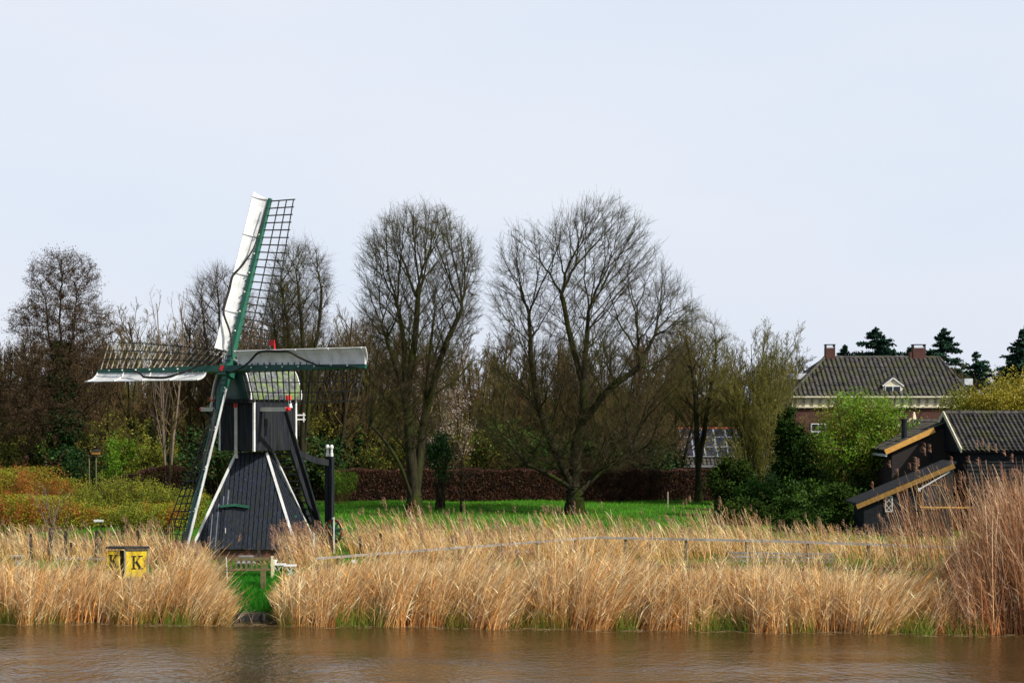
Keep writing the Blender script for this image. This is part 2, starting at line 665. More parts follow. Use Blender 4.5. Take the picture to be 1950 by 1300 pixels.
def skel_tree(name, base, lines, ells, label, n=2500, seed=1, D=.4, di=5, dk=.75, trop=(0, 0, .25), tip=.011, e=2.35,
              tw=dict(), barkm=None, twm=None, split=.05, hollow=0., group=None, rmax=None, jit=.12):
    rg = np.random.default_rng(seed)
    pos, par = poly_seed(lines)
    A = ell_pts(ells, n, rg, hollow)
    P, par = colonise(pos, par, A, D, di, dk, trop, rg=rg, jit=jit)
    fixed = len(pos)
    r = radii(P, par, tip, e)
    if rmax:
        r = np.minimum(r, rmax)
    P = smooth_skel(P, par, 0, 2)
    root = thing(name, base, label, 'tree', group)
    m = np.where(par >= 0)[0]
    rp = np.minimum(r[par[m]], r[m] * 1.35)
    z0 = base[2]
    fl = 1 + .5 * np.exp(-np.clip(P[par[m]][:, 2] - z0, 0, 9) / .5)
    th = r[m] >= split
    V, Q = seg_mesh(P[par[m]][th], P[m][th], (rp * fl)[th], r[m][th], 9)
    np_mesh('trunk', V, Q, barkm or bark_moss, root, smooth=True)
    th2 = (r[m] < split) & (r[m] > .022)
    th3 = r[m] <= .022
    ctr = A.mean(0) - np.array([0, 0, 3.])
    segs, tips = twigs(P, par, r, ctr, rg, **tw)
    parts = [seg_mesh(P[par[m]][th2], P[m][th2], rp[th2], r[m][th2], 5), seg_mesh(P[par[m]][th3], P[m][th3], rp[th3], r[m][th3], 4)]
    cr = np_mesh('branches', *join_vq(parts), barkm or bark_moss, root)
    cr = np_mesh('crown', *join_vq([seg_mesh(*s, 3) for s in segs]), twm or twig_grey, root)
    return root, P, r, tips


# ------------------------------------------------------------------ trees: limbs bundled towards targets in the crown
def bundle_tree(name, base, fork, ells, label, n=1500, seed=1, k0=5, tip=.0062, e=1.95, frac=(.24, .42), barkm=None, twm=None, hollow=.45, tw=5, twl=.8, twr=.0055, up=.25, group=None, rmax=.55, wig=.035, droop=0., lines=None):
    rg = np.random.default_rng(seed)
    T = union_pts(ells, n, rg)
    S = []

    def curve(p, d, q, r0, r1, dist):
        L = np.linalg.norm(q - p)
        m = max(2, min(7, int(L / .45)))
        t = np.linspace(0, 1, m + 1)[:, None]
        dq = q - p
        c = p + d * L * .5 + np.array([0, 0, -droop * L])
        pts = (1 - t) ** 2 * p + 2 * t * (1 - t) * c + t ** 2 * q
        pts[1:-1] += rg.normal(size=(m - 1, 3)) * wig * min(1, L)
        rr = r0 + (r1 - r0) * t[:, 0]
        for j in range(m):
            S.append((pts[j], pts[j + 1], rr[j], rr[j + 1]))
        return norm((pts[-1] - pts[-2])[None])[0]

    def split(p, d, I, r, depth):
        if len(I) == 1:
            curve(p, d, T[I[0]], min(r, tip * 1.2), tip * .8, 0)
            return
        k = k0 if depth == 0 else (2 if len(I) < 12 or rg.uniform() < .75 else 3)
        D = norm(T[I] - p)
        if len(I) < 8:
            D = T[I]
        c = D[rg.choice(len(I), min(k, len(I)), replace=False)]
        for _ in range(5):
            a = ((D[:, None] - c[None]) ** 2).sum(-1).argmin(1)
            c = np.array([D[a == j].mean(0) if (a == j).any() else c[j] for j in range(len(c))])
        for j in range(len(c)):
            J = I[a == j]
            if len(J) == 0:
                continue
            ctr = T[J].mean(0)
            q = p + (ctr - p) * rg.uniform(*frac)
            rc = min(tip * len(J) ** (1 / e), r * .97)
            if len(J) == 1:
                curve(p, d, T[J[0]], rc, tip * .8, 0)
                continue
            dd = norm((d * .55 + norm((ctr - p)[None])[0] + np.array([0, 0, up * .5]))[None])[0]
            split(q, curve(p, dd, q, rc * 1.04, rc, 0), J, rc, depth + 1)

    base, fork = np.array(base, float), np.array(fork, float)
    R0 = min(rmax, tip * n ** (1 / e))
    if lines:
        # stems drawn first; every target joins the stem node from which it can be reached going up and out
        pos, par = poly_seed(lines, .4)
        P, par = np.array(pos), np.array(par)
        P = smooth_skel(P, par, 0, 3)
        N = len(P)
        cost = np.zeros((len(T), N))
        for j in range(N):
            v = T - P[j]
            hz = np.linalg.norm(v[:, :2], axis=1)
            cost[:, j] = np.linalg.norm(v, axis=1) + 1.1 * np.maximum(0, 1.05 * hz - v[:, 2] + .2)
        cost += rg.uniform(0, .9, (1, N))
        cost[:, P[:, 2] < fork[2]] += 50
        own = cost.argmin(1)
        cnt = np.bincount(own, minlength=N).astype(float)
        tot = cnt.copy()
        for j in range(N - 1, 0, -1):
            tot[par[j]] += tot[j]
        R = np.minimum(rmax, np.maximum(tip, tip * np.maximum(tot, 1) ** (1 / e)))
        for j in range(1, N):
            i = par[j]
            fl = 1 + .45 * math.exp(-max(0, P[i][2] - base[2]) / .5)
            S.append((P[i], P[j], min(R[i], R[j] * 1.3) * fl, R[j] * (1 + .45 * math.exp(-max(0, P[j][2] - base[2]) / .5))))
        for j in np.unique(own):
            I = np.where(own == j)[0]
            d0 = norm((P[j] - P[par[j]])[None])[0] if par[j] >= 0 else np.array([0, 0, 1.])
            side = norm((T[I].mean(0) - P[j])[None])[0]
            split(P[j], norm((d0 * .5 + side)[None])[0], I, min(R[j] * .8, tip * len(I) ** (1 / e)), 0 if len(I) > 6 else 1)
    else:
        b = base - np.array([0, 0, .2])
        for j in range(8):
            u0, u1 = j / 8, (j + 1) / 8
            S.append((b + (fork - b) * u0, b + (fork - b) * u1, R0 * (.86 + .14 * (1 - u0) + .5 * (1 - u0) ** 5), R0 * (.86 + .14 * (1 - u1) + .5 * (1 - u1) ** 5)))
        split(fork, np.array([0, 0, 1.]), np.arange(len(T)), R0, 0)
    A = np.array([s[0] for s in S])
    B = np.array([s[1] for s in S])
    ra = np.array([s[2] for s in S])
    rb_ = np.array([s[3] for s in S])
    root = thing(name, tuple(base), label, 'tree', group)
    big = rb_ > .045
    np_mesh('trunk', *seg_mesh(A[big], B[big], ra[big], rb_[big], 8), barkm or bark_moss, root, smooth=True)
    m = ~big
    np_mesh('branches', *seg_mesh(A[m], B[m], ra[m], rb_[m], 4), barkm or bark_moss, root)
    # fine twigs along the thin wood
    th = np.where(rb_ < .022)[0]
    idx = np.repeat(th, rg.poisson(tw * .28, len(th)))
    u = rg.uniform(0, 1, (len(idx), 1))
    p = A[idx] * (1 - u) + B[idx] * u
    d = norm(norm(B[idx] - A[idx]) + rg.normal(size=p.shape) * .42 + np.array([0, 0, up]))
    L = twl * rg.uniform(.4, 1.1, (len(idx), 1))
    w = twr * rg.uniform(.8, 1.25, len(idx))
    segs = []
    for j in range(3):
        q = p + d * L / 3
        segs.append((p, q, w * (1 - .2 * j), w * (.8 - .2 * j)))
        for _ in range(1):
            d2 = norm(d + rg.normal(size=d.shape) * .5 + np.array([0, 0, up * .3]))
            segs.append((q, q + d2 * L * rg.uniform(.2, .4, (len(L), 1)), w * .7, w * .45))
        d = norm(d + rg.normal(size=d.shape) * .12 + np.array([0, 0, up * .15]))
        p = q
    np_mesh('crown', *join_vq([seg_mesh(*s, 3) for s in segs]), twm or twig_moss, root)
    return root, p


# ------------------------------------------------------------------ trees: level by level
def level_tree(base, spec, rg):
    """spec levels: dict(n children per parent, ang, len ratio, segs, r ratio, trop, tmin, curve)"""
    segs = []
    s0 = spec[0]
    k = s0['n']
    az = rg.uniform(0, 2 * np.pi, k)
    an = np.radians(rg.uniform(s0.get('amin', 0), s0['ang'], k))
    d = np.stack([np.cos(az) * np.sin(an), np.sin(az) * np.sin(an), np.cos(an)], 1)
    st = np.array(base)[None] + np.stack([np.cos(az), np.sin(az), np.zeros(k)], 1) * s0.get('rad', 0) * rg.uniform(0, 1, (k, 1)) ** .5
    L = s0['len'] * rg.uniform(.75, 1.0, k)
    R = s0['r'] * rg.uniform(.7, 1.0, k)
    allp = None
    for li, s in enumerate(spec):
        if li > 0:
            pts, Ls, Rs = allp
            nb, ns = pts.shape[0], pts.shape[1] - 1
            k = s['n']
            par = np.repeat(np.arange(nb), k)
            t = rg.uniform(s.get('tmin', .25), 1, len(par))
            ti = np.minimum((t * ns).astype(int), ns - 1)
            fr = (t * ns - ti)[:, None]
            a, b = pts[par, ti], pts[par, ti + 1]
            st = a * (1 - fr) + b * fr
            pd = norm(b - a)
            an = np.radians(s['ang'] * rg.uniform(.6, 1.25, len(par)))[:, None]
            pr = norm(np.cross(pd, rg.normal(size=pd.shape)))
            if 'flat' in s:
                pr = norm(pr * np.array([1, 1, 1 - s['flat']]))
            d = norm(pd * np.cos(an) + pr * np.sin(an))
            L = Ls[par] * s['len'] * (1 - t * s.get('taper', .55)) * rg.uniform(.6, 1.15, len(par))
            R = np.minimum(Rs[par] * s['r'] * (1 - t * .4), Rs[par] * .8)
            R = np.maximum(R, s.get('rmin', .007))
        ns = s.get('segs', 4)
        pts = [st]
        p = st
        trop = np.array(s.get('trop', (0, 0, .15)))
        cv = s.get('curve', .12)
        for j in range(ns):
            d = norm(d + trop + rg.normal(size=d.shape) * cv)
            q = p + d * (L / ns)[:, None]
            e = s.get('end', .35)
            segs.append((p, q, R * (1 - (1 - e) * j / ns), R * (1 - (1 - e) * (j + 1) / ns), li))
            p = q
            pts.append(q)
        allp = (np.stack(pts, 1), L, R)
    return segs, allp[0]


def lv_thing(name, base, spec, seed, label, barkm, twm, group=None, leaf=None, cat='tree', split_level=1, leafname='leaves'):
    rg = np.random.default_rng(seed)
    segs, tips = level_tree(base, spec, rg)
    root = thing(name, base, label, cat, group)
    lo = [s for s in segs if s[4] < split_level]
    hi = [s for s in segs if s[4] >= split_level]
    if lo:
        np_mesh('trunk' if cat == 'tree' else 'stems', *join_vq([seg_mesh(*s[:4], 7) for s in lo]), barkm, root, smooth=True)
    if hi:
        np_mesh('crown', *join_vq([seg_mesh(*s[:4], 5 if s[4] < 2 else 3) for s in hi]), twm, root)
    if leaf:
        lm, num, size, j = leaf[:4]
        zf = leaf[4] if len(leaf) > 4 else 0
        T = tips[:, 1:].reshape(-1, 3)
        if zf:
            T = T[T[:, 2] > base[2] + zf]
        P = T[rg.integers(0, len(T), num)] + rg.normal(size=(num, 3)) * j
        np_mesh(leafname, *cards(P, size, rg), lm, root)
    return root


def foliage_thing(name, base, ells, num, size, lm, label, seed, cat='shrub', group=None, stems=True, clumps=60, sig=.35, partname='foliage', stemm=None):
    """dense leafy mass: leaf cards gathered in clumps through the volume"""
    rg = np.random.default_rng(seed)
    root = thing(name, base, label, cat, group)
    C = ell_pts(ells, clumps, rg, .55)
    C = C[C[:, 2] > base[2] - .1]
    idx = rg.integers(0, len(C), num)
    P = C[idx] + rg.normal(size=(num, 3)) * sig * rg.uniform(.4, 1.0, (len(C), 1))[idx]
    P = P[P[:, 2] > base[2] + .03]
    np_mesh(partname, *cards(P, size, rg), lm, root)
    if stems:
        S0 = np.array(base)[None] + rg.normal(size=(len(C), 3)) * np.array([.15, .15, 0])
        mid = (S0 + C) / 2 + np.array([0, 0, .2])
        rr = np.full(len(C), .035)
        np_mesh('trunk' if cat == 'tree' else 'stems', *join_vq([seg_mesh(S0, mid, rr, rr * .6, 5), seg_mesh(mid, C, rr * .6, rr * .3, 4)]), stemm or bark_dark, root)
    return root


# ------------------------------------------------------------------ setting: ground and water
def shore(x):
    # distance of the water line from the camera at lateral x
    return 57.0 - np.clip((np.asarray(x) + 17) / 34, 0, 1.6) ** 1.3 * 3.2 + .15 * np.sin(np.asarray(x) * 1.3) + .1 * np.sin(np.asarray(x) * 3.7 + 1)


def ground_z(x, y):
    x, y = np.asarray(x, float), np.asarray(y, float)
    t = np.clip((y - shore(x)) / 4.6, -1, 1)
    z = np.where(t < 0, t * 1.2, np.sin(np.clip(t, 0, 1) * np.pi / 2) ** 1.1 * 1.0)
    z = z + np.where(y > 62, .05 * np.sin(x * .7 + y * .31) * np.sin(y * .43), 0)
    return z + np.clip((y - 200) / 400, 0, 1) * 1.5


def gzf(x, y):
    return float(ground_z(x, y))


xs = np.concatenate([np.linspace(-1500, -60, 12), np.linspace(-58, 58, 180), np.linspace(60, 1500, 12)])
ys = np.concatenate([np.linspace(-60, 48, 8), np.linspace(50, 66, 60), np.linspace(67, 130, 60), np.linspace(135, 400, 20), np.array([600, 1000, 2000, 3500])])
X, Y = np.meshgrid(xs, ys)
Z = ground_z(X, Y)
V = np.stack([X, Y, Z], -1).reshape(-1, 3)
nx = len(xs)
i, j = np.meshgrid(np.arange(nx - 1), np.arange(len(ys) - 1))
a = (j * nx + i).ravel()
Q = np.stack([a, a + 1, a + 1 + nx, a + nx], 1)

gm = bpy.data.materials.new('ground_grass')
gm.use_nodes = True
t = gm.node_tree
n, l = t.nodes, t.links
p = n['Principled BSDF']
p.inputs['Roughness'].default_value = .9
p.inputs['Specular IOR Level'].default_value = .1
tc = n.new('ShaderNodeTexCoord')
sx = n.new('ShaderNodeSeparateXYZ')
l.new(tc.outputs['Object'], sx.inputs[0])


def ramp(fac, stops):
    c = n.new('ShaderNodeValToRGB')
    e = c.color_ramp.elements
    e[0].position, e[0].color = stops[0][0], hexc(stops[0][1])
    e[1].position, e[1].color = stops[1][0], hexc(stops[1][1])
    for s_ in stops[2:]:
        q = e.new(s_[0])
        q.color = hexc(s_[1])
    l.new(fac, c.inputs[0])
    return c.outputs[0]


def noise(scale, det=5):
    q = n.new('ShaderNodeTexNoise')
    q.inputs['Scale'].default_value = scale
    q.inputs['Detail'].default_value = det
    l.new(tc.outputs['Object'], q.inputs['Vector'])
    return q.outputs[0]


def mixc(f, a_, b_):
    q = n.new('ShaderNodeMix')
    q.data_type = 'RGBA'
    l.new(f, q.inputs[0])
    l.new(a_, q.inputs[6])
    l.new(b_, q.inputs[7])
    return q.outputs[2]


grass_c = ramp(noise(6, 8), [(.35, (.020, .085, .004)), (.65, (.050, .160, .008))])
wood_c = ramp(noise(3, 8), [(.35, (.018, .016, .006)), (.65, (.045, .050, .012))])
mud_c = ramp(noise(8, 6), [(.35, (.030, .022, .012)), (.65, (.060, .050, .020))])
mr = n.new('ShaderNodeMapRange')
mr.inputs['From Min'].default_value = 113
mr.inputs['From Max'].default_value = 115
l.new(sx.outputs[1], mr.inputs[0])
mz = n.new('ShaderNodeMapRange')
mz.inputs['From Min'].default_value = .05
mz.inputs['From Max'].default_value = .45
l.new(sx.outputs[2], mz.inputs[0])
l.new(mixc(mz.outputs[0], mud_c, mixc(mr.outputs[0], grass_c, wood_c)), p.inputs['Base Color'])
bp = n.new('ShaderNodeBump')
bp.inputs['Strength'].default_value = .6
bp.inputs['Distance'].default_value = .1
l.new(noise(14, 8), bp.inputs['Height'])
l.new(bp.outputs[0], p.inputs['Normal'])
g = np_mesh('ground', V, Q, gm, smooth=True)
tag(g, 'grassy river bank and lawn under the windmill', kind='structure')

wm = bpy.data.materials.new('river_water')
wm.use_nodes = True
t = wm.node_tree
n, l = t.nodes, t.links
p = n['Principled BSDF']
p.inputs['Base Color'].default_value = (.052, .031, .011, 1)
p.inputs['Roughness'].default_value = .07
p.inputs['IOR'].default_value = 1.333
p.inputs['Specular IOR Level'].default_value = .5
tc = n.new('ShaderNodeTexCoord')


def wnoise(scale, sc, det, dist=0):
    mp = n.new('ShaderNodeMapping')
    mp.inputs['Scale'].default_value = sc
    l.new(tc.outputs['Object'], mp.inputs[0])
    q = n.new('ShaderNodeTexNoise')
    q.inputs['Scale'].default_value = scale
    q.inputs['Detail'].default_value = det
    q.inputs['Distortion'].default_value = dist
    l.new(mp.outputs[0], q.inputs['Vector'])
    return q.outputs[0]


def madd(a_, k, b_=None):
    q = n.new('ShaderNodeMath')
    q.operation = 'MULTIPLY_ADD'
    l.new(a_, q.inputs[0])
    q.inputs[1].default_value = k
    if b_ is None:
        q.inputs[2].default_value = 0
    else:
        l.new(b_, q.inputs[2])
    return q.outputs[0]


hgt = madd(wnoise(3.6, (1, .7, 1), 3, .4), .036, madd(wnoise(10.0, (1, .8, 1), 2), .012, madd(wnoise(.7, (1, .6, 1), 2), .05)))
patch = wnoise(.16, (.6, 1.2, 1), 2)
pm = n.new('ShaderNodeMapRange')
pm.inputs['From Min'].default_value = .4
pm.inputs['From Max'].default_value = .62
pm.inputs['To Min'].default_value = .55
pm.inputs['To Max'].default_value = 1.45
l.new(patch, pm.inputs[0])
mh = n.new('ShaderNodeMath')
mh.operation = 'MULTIPLY'
l.new(hgt, mh.inputs[0])
l.new(pm.outputs[0], mh.inputs[1])
bp = n.new('ShaderNodeBump')
bp.inputs['Strength'].default_value = 1.0
bp.inputs['Distance'].default_value = 1.0
l.new(mh.outputs[0], bp.inputs['Height'])
l.new(bp.outputs[0], p.inputs['Normal'])
w = MB().add([(-1500, -60, 0), (1500, -60, 0), (1500, 59.5, 0), (-1500, 59.5, 0)], [(0, 1, 2, 3)]).build('river_water', wm)
tag(w, 'brown rippled river in the foreground', kind='structure')

# ------------------------------------------------------------------ windmill
PHI, TAU, LS = .635, .3255, 7.62
f3 = Vector((-math.sin(PHI) * math.cos(TAU), -math.cos(PHI) * math.cos(TAU), math.sin(TAU)))
hh = Vector((math.cos(PHI), -math.sin(PHI), 0))
ww = f3.cross(hh)
if ww.z < 0:
    ww = -ww
bb = Vector((math.sin(PHI), math.cos(PHI), 0))
UP = Vector((0, 0, 1))
HUB = Vector((-11.52, 70.0, 8.56))
C0 = Vector((HUB.x, HUB.y, 0)) + bb * .52
MC = C0 + bb * 1.2
mill = thing('windmill', (MC.x, MC.y, 1.0), 'small black hollow post mill with green and white sails on the river bank', 'windmill')


def BK(u, t_, z):
    return C0 + hh * u + bb * t_ + UP * z


HW, BL, ZB, ZE = .965, 2.43, 5.34, 7.50
# lower pyramid (fixed), its own yaw
py_ = math.radians(3)
ux = Vector((math.cos(py_), -math.sin(py_), 0))
uy = Vector((math.sin(py_), math.cos(py_), 0))
SB, ST, Z0, Z1 = 2.10, .58, 1.40, 5.22


def plank_face(mb, c, ax, out, hb, ht, z0, z1, wid, th=.03, skip=None):
    """vertical planks on one sloping trapezoid; c = pyramid axis, out = outward normal (horizontal)"""
    k = -hb
    q = 0
    rg = random.Random(5)
    while k < hb - .02:
        a0, a1 = k + .014, min(k + wid, hb) - .014
        k += wid
        q += 1
        if a1 <= a0:
            continue
        def top(x):
            return 1.0 if abs(x) <= ht else (hb - abs(x)) / (hb - ht)
        xs_ = [a0, a1]
        for br in (-ht, ht):
            if a0 < br < a1:
                xs_.insert(1, br)
        tt = [(x_, top(x_)) for x_ in xs_]
        def pt(x_, s_, o_=0):
            dist = hb + (ht - hb) * s_
            return c + ax * x_ + out * (dist + o_) + UP * (z0 + (z1 - z0) * s_)
        off = (.03 if q % 2 else 0) + rg.uniform(0, .008)
        low = [pt(a0, 0, off), pt(a1, 0, off)]
        pl = low + [pt(x_, max(s_, .004), off) for x_, s_ in reversed(tt)]
        mb.poly(pl, out * th)


pb = MB()
cm = Vector((MC.x - .13, MC.y, 0))
for ax, out in ((ux, -uy), (uy, ux), (ux, uy), (uy, -ux)):
    plank_face(pb, cm, ax, out, SB, ST, Z0, Z1, .185)
body = pb.build('lower_body', plank, mill)
# unseen inner solid so that no light leaks through plank gaps
ib = MB()
def ring(c, h_, z):
    return [c + ux * (h_ * i) + uy * (h_ * j) + UP * z for i, j in ((-1, -1), (1, -1), (1, 1), (-1, 1))]
ib.add(ring(cm, SB - .03, Z0) + ring(cm, ST - .03, Z1), [(0, 3, 2, 1), (4, 5, 6, 7), (0, 1, 5, 4), (1, 2, 6, 5), (2, 3, 7, 6), (3, 0, 4, 7)])
ib.build('light_stop_core', black, mill)
# brick foot
MB().box(cm + UP * (.5 + Z0 / 2 - .25), (SB * 2 - .12, SB * 2 - .12, Z0 - .5 + .0), (ux, uy, UP)).build('brick_foot', brick2, mill)
for i, j in ((-1, -1), (1, -1), (1, 1), (-1, 1)):
    a0 = cm + ux * (i * (SB + .05)) + uy * (j * (SB + .05)) + UP * (Z0 - .06)
    a1 = cm + ux * (i * (ST + .05)) + uy * (j * (ST + .05)) + UP * (Z1 + .02)
    MB().beam(a0, a1, .10, .10, side=ux).build('corner_board', white, mill)
# door in the front face
def PF(x_, z, o_=0):
    s_ = (z - Z0) / (Z1 - Z0)
    return cm + ux * x_ - uy * (SB + (ST - SB) * s_ + o_) + UP * z
dx0 = -.50
dr = MB()
for k in range(5):
    x0 = dx0 - .40 + k * .165
    dr.poly([PF(x0, 1.42, .05), PF(x0 + .155, 1.42, .05), PF(x0 + .155, 3.02, .05), PF(x0, 3.02, .05)], -uy * .035)
door = dr.build('door', plank, mill)
MB().beam(PF(dx0 - .46, 1.42, .07), PF(dx0 - .46, 3.06, .07), .06, .07, side=ux).beam(PF(dx0 + .46, 1.42, .07), PF(dx0 + .46, 3.06, .07), .06, .07, side=ux).build('door_frame', black, door)
MB().beam(PF(dx0 - .58, 3.10, .14), PF(dx0, 3.16, .14), .09, .22, side=UP).beam(PF(dx0, 3.16, .14), PF(dx0 + .58, 3.08, .14), .09, .22, side=UP).build('door_lintel', green, door)
MB().box(PF(dx0 - .3, 2.15, .12), (.03, .03, .22), (ux, uy, UP)).build('door_handle', zinc, door)
q = cm + ux * (SB - .55) + uy * .1 + UP * 2.6
MB().beam(q + uy * -.25 + ux * .05, q + uy * .25 + ux * .05, .08, .2, side=UP).build('window_lintel', green, mill)
# light weathered streak boards on the front
sb_ = MB()
for x_, z0_, z1_ in ((-1.85, 1.45, 1.75), (-1.62, 1.45, 2.3), (-1.42, 1.5, 2.8), (-1.2, 1.5, 3.2), (-1.02, 1.6, 3.5), (-.84, 1.45, 3.75)):
    sb_.poly([PF(x_, z0_, .035), PF(x_ + .045, z0_, .035), PF(x_ + .045, z1_, .035), PF(x_, z1_, .035)], -uy * .03)
sb_.build('weathered_cover_strip', mat('worn_grey_strip', (.10, .115, .15), (.16, .18, .21), rough=.5), mill)

# buck (upper body), boards vertical
bk = MB()
def wallboards(p0, p1, outv, z0, z1, w=.15):
    L = (p1 - p0).length
    d = (p1 - p0).normalized()
    k = 0
    rg = random.Random(2)
    while k < L - .01:
        b = min(k + w, L)
        c = p0 + d * ((k + b) / 2) + outv * rg.uniform(-.004, .006) + UP * ((z0 + z1) / 2)
        bk.box(c, (b - k - .008, .03, z1 - z0), (d, outv, UP))
        k = b
cr_ = [BK(-HW, 0, 0), BK(HW, 0, 0), BK(HW, BL, 0), BK(-HW, BL, 0)]
for (a_, b_), o_ in zip(((0, 1), (1, 2), (2, 3), (3, 0)), (-bb, hh, bb, -hh)):
    wallboards(cr_[a_], cr_[b_], o_, ZB, ZE)
bk.box((cr_[0] + cr_[2]) / 2 + UP * ((ZB + ZE) / 2), (2 * HW - .03, BL - .03, ZE - ZB - .02), (hh, bb, UP))
bk.build('upper_body', black, mill)
for (u, t_) in ((-HW, 0), (HW, 0), (HW, BL), (-HW, BL)):
    MB().box(BK(u, t_, (ZB + ZE) / 2 - .02), (.085, .085, ZE - ZB), (hh, bb, UP)).build('corner_board', white, mill)
cb = MB().box(BK(0, -.06, (ZB + ZE) / 2 - .12), (.11, .07, ZE - ZB + .15), (hh, bb, UP))
cb.box(BK(0, -.06, ZB - .25), (.16, .08, .12), (hh, bb, UP))
cb.build('front_batten', mat('grey_white_paint', (.42, .41, .38), (.55, .54, .50), rough=.5), mill)
rb = MB()
for u, z in ((-.75, ZE - .02), (0, ZE - .1), (.75, ZE - .02)):
    MB().box(BK(u, -.1, z), (.26 if u else .14, .06, .12 if u else .62), (hh, bb, UP)).build('red_trim', red, mill)

# curved roof
RP = [(-1.10, 7.42), (-1.12, 7.62), (-1.02, 8.02), (-.86, 8.42), (-.62, 8.76), (-.32, 8.98), (0, 9.06), (.32, 8.98), (.62, 8.76), (.86, 8.42), (1.02, 8.02), (1.12, 7.62), (1.10, 7.42)]
rf = MB()
nR = len(RP)
vs = []
for t_ in (-.28, BL + .15):
    for s_ in (1.0, .93):
        for (u, z) in RP:
            vs.append(BK(u * s_, t_, 7.42 + (z - 7.42) * s_))
fs = []
for k in range(nR - 1):
    fs.append((k, k + 1, 2 * nR + k + 1, 2 * nR + k))
    fs.append((nR + k, 3 * nR + k, 3 * nR + k + 1, nR + k + 1))
    fs.append((k, nR + k, nR + k + 1, k + 1))
    fs.append((2 * nR + k, 2 * nR + k + 1, 3 * nR + k + 1, 3 * nR + k))
fs.append((0, 2 * nR, 3 * nR, nR))
fs.append((nR - 1, 2 * nR - 1, 4 * nR - 1, 3 * nR - 1))
rf.add(vs, fs)
roof = rf.build('roof', lichen, mill)
for nm, t_, mm in (('front_gable', -.24, dgreen), ('rear_gable', BL + .03, black)):
    MB().poly([BK(u * .925, t_, 7.42 + (z - 7.42) * .925) for (u, z) in RP], bb * .08).build(nm, mm, mill)
vb = MB()
for k in range(nR - 1):
    vb.beam(BK(RP[k][0] * 1.0, -.31, RP[k][1]), BK(RP[k + 1][0], -.31, RP[k + 1][1]), .05, .05, side=bb)
vb.build('verge_strip', white, roof)
vb = MB()
for k in range(nR - 1):
    vb.beam(BK(RP[k][0] * 1.0, BL + .18, RP[k][1]), BK(RP[k + 1][0], BL + .18, RP[k + 1][1]), .05, .05, side=bb)
vb.build('verge_strip', white, roof)
# front beam under the gable
MB().box(BK(0, -.2, 7.36), (2.1, .16, .16), (hh, bb, UP)).build('breast_beam', black, mill)
# roof vane with red flag
vn = MB().tube([BK(0, BL - .25, 9.0), BK(0, BL - .25, 9.48)], .05, 8)
vane = vn.build('vane_stem', white, mill)
MB().tube([BK(0, BL - .25, 9.48), BK(0, BL - .25, 9.78)], [.04, .03], 8).box(BK(0, BL - .25, 9.80) - hh * .18, (.36, .03, .24), (hh, bb, UP)).build('vane_flag', red, vane)

# cross beam with red tips, and the braces to the tail
zt = 7.02
xb = MB().beam(BK(-2.45, .4, zt), BK(2.42, .4, zt), .17, .17, side=UP)
cbm = xb.build('cross_beam', mat('pale_beam_paint', (.40, .41, .36), (.55, .55, .50), rough=.6), mill)
for s_ in (-1, 1):
    MB().tube([BK(s_ * 2.42, .4, zt), BK(s_ * 2.56, .4, zt + .02)], [.10, .07], 10).build('beam_tip', red, cbm)
    MB().tube([BK(s_ * 2.3, .75, zt + .05), BK(s_ * 2.2, .75, zt + .4)], [.07, .05], 8).build('finial', white, mill)
    MB().tube([BK(s_ * 2.2, .75, zt + .36), BK(s_ * 2.15, .75, zt + .55)], [.12, .11], 10).build('finial_tip', red, mill)
TB = 2.43
tailfoot = BK(.15, TB + 2.75, 1.35)
for s_ in (-1, 1):
    a_ = BK(s_ * 2.3, .45, zt - .05)
    b_ = BK(.15 + s_ * .25, TB + 2.35, 1.5)
    MB().beam(a_, b_, .12, .15, side=UP, w2=.15).build('tail_brace', black, mill)
# stair behind
sw = .62
str_top, str_bot = BK(0, BL + .1, ZB + .1), BK(0, BL + 2.1, 1.05)
sm = MB()
for s_ in (-1, 1):
    sm.beam(str_top + hh * (sw * s_), str_bot + hh * (sw * s_), .10, .24, side=hh)
stair = sm.build('stair', black, mill)
N = 15
st_ = MB()
for k in range(1, N):
    c = str_top.lerp(str_bot, k / N)
    st_.box(c, (sw * 2, .24, .05), (hh, bb, UP))
st_.build('stair_treads', black, stair)
# tail posts with finials and the curved arm
for s_ in (-1, 1):
    pb_ = BK(.35 + s_ * .12, TB + 2.75, 0)
    pst = MB().box(pb_ + UP * 3.0, (.17, .17, 4.0), (hh, bb, UP)).build('tail_post', black, mill)
    fn = MB().tube([pb_ + UP * (5.0 + z) for z in (0, .12, .14, .3, .36, .42, .5)], [.075, .075, .05, .05, .085, .085, .05], 10)
    fn.build('finial', white, pst)
arm = [BK(.3, BL + .2, 5.45), BK(.32, BL + .9, 5.15), BK(.33, BL + 1.8, 4.85), BK(.33, BL + 2.7, 4.72)]
am = MB()
for a_, b_ in zip(arm[:-1], arm[1:]):
    am.beam(a_, b_, .26, .14, side=UP)
am.build('tail_arm', black, mill)
MB().beam(tailfoot - bb * .5 + UP * .3, BK(.15, BL + 1.0, 3.2), .16, .16).build('tail_pole', black, mill)
# white hook bracket on the rear corner
MB().beam(BK(HW, BL + .05, 6.78), BK(HW + .28, BL + .3, 6.78), .05).beam(BK(HW, BL + .05, 6.6), BK(HW + .28, BL + .3, 6.6), .05).beam(BK(HW + .22, BL + .26, 6.5), BK(HW + .22, BL + .26, 6.88), .05).build('bracket', white, mill)
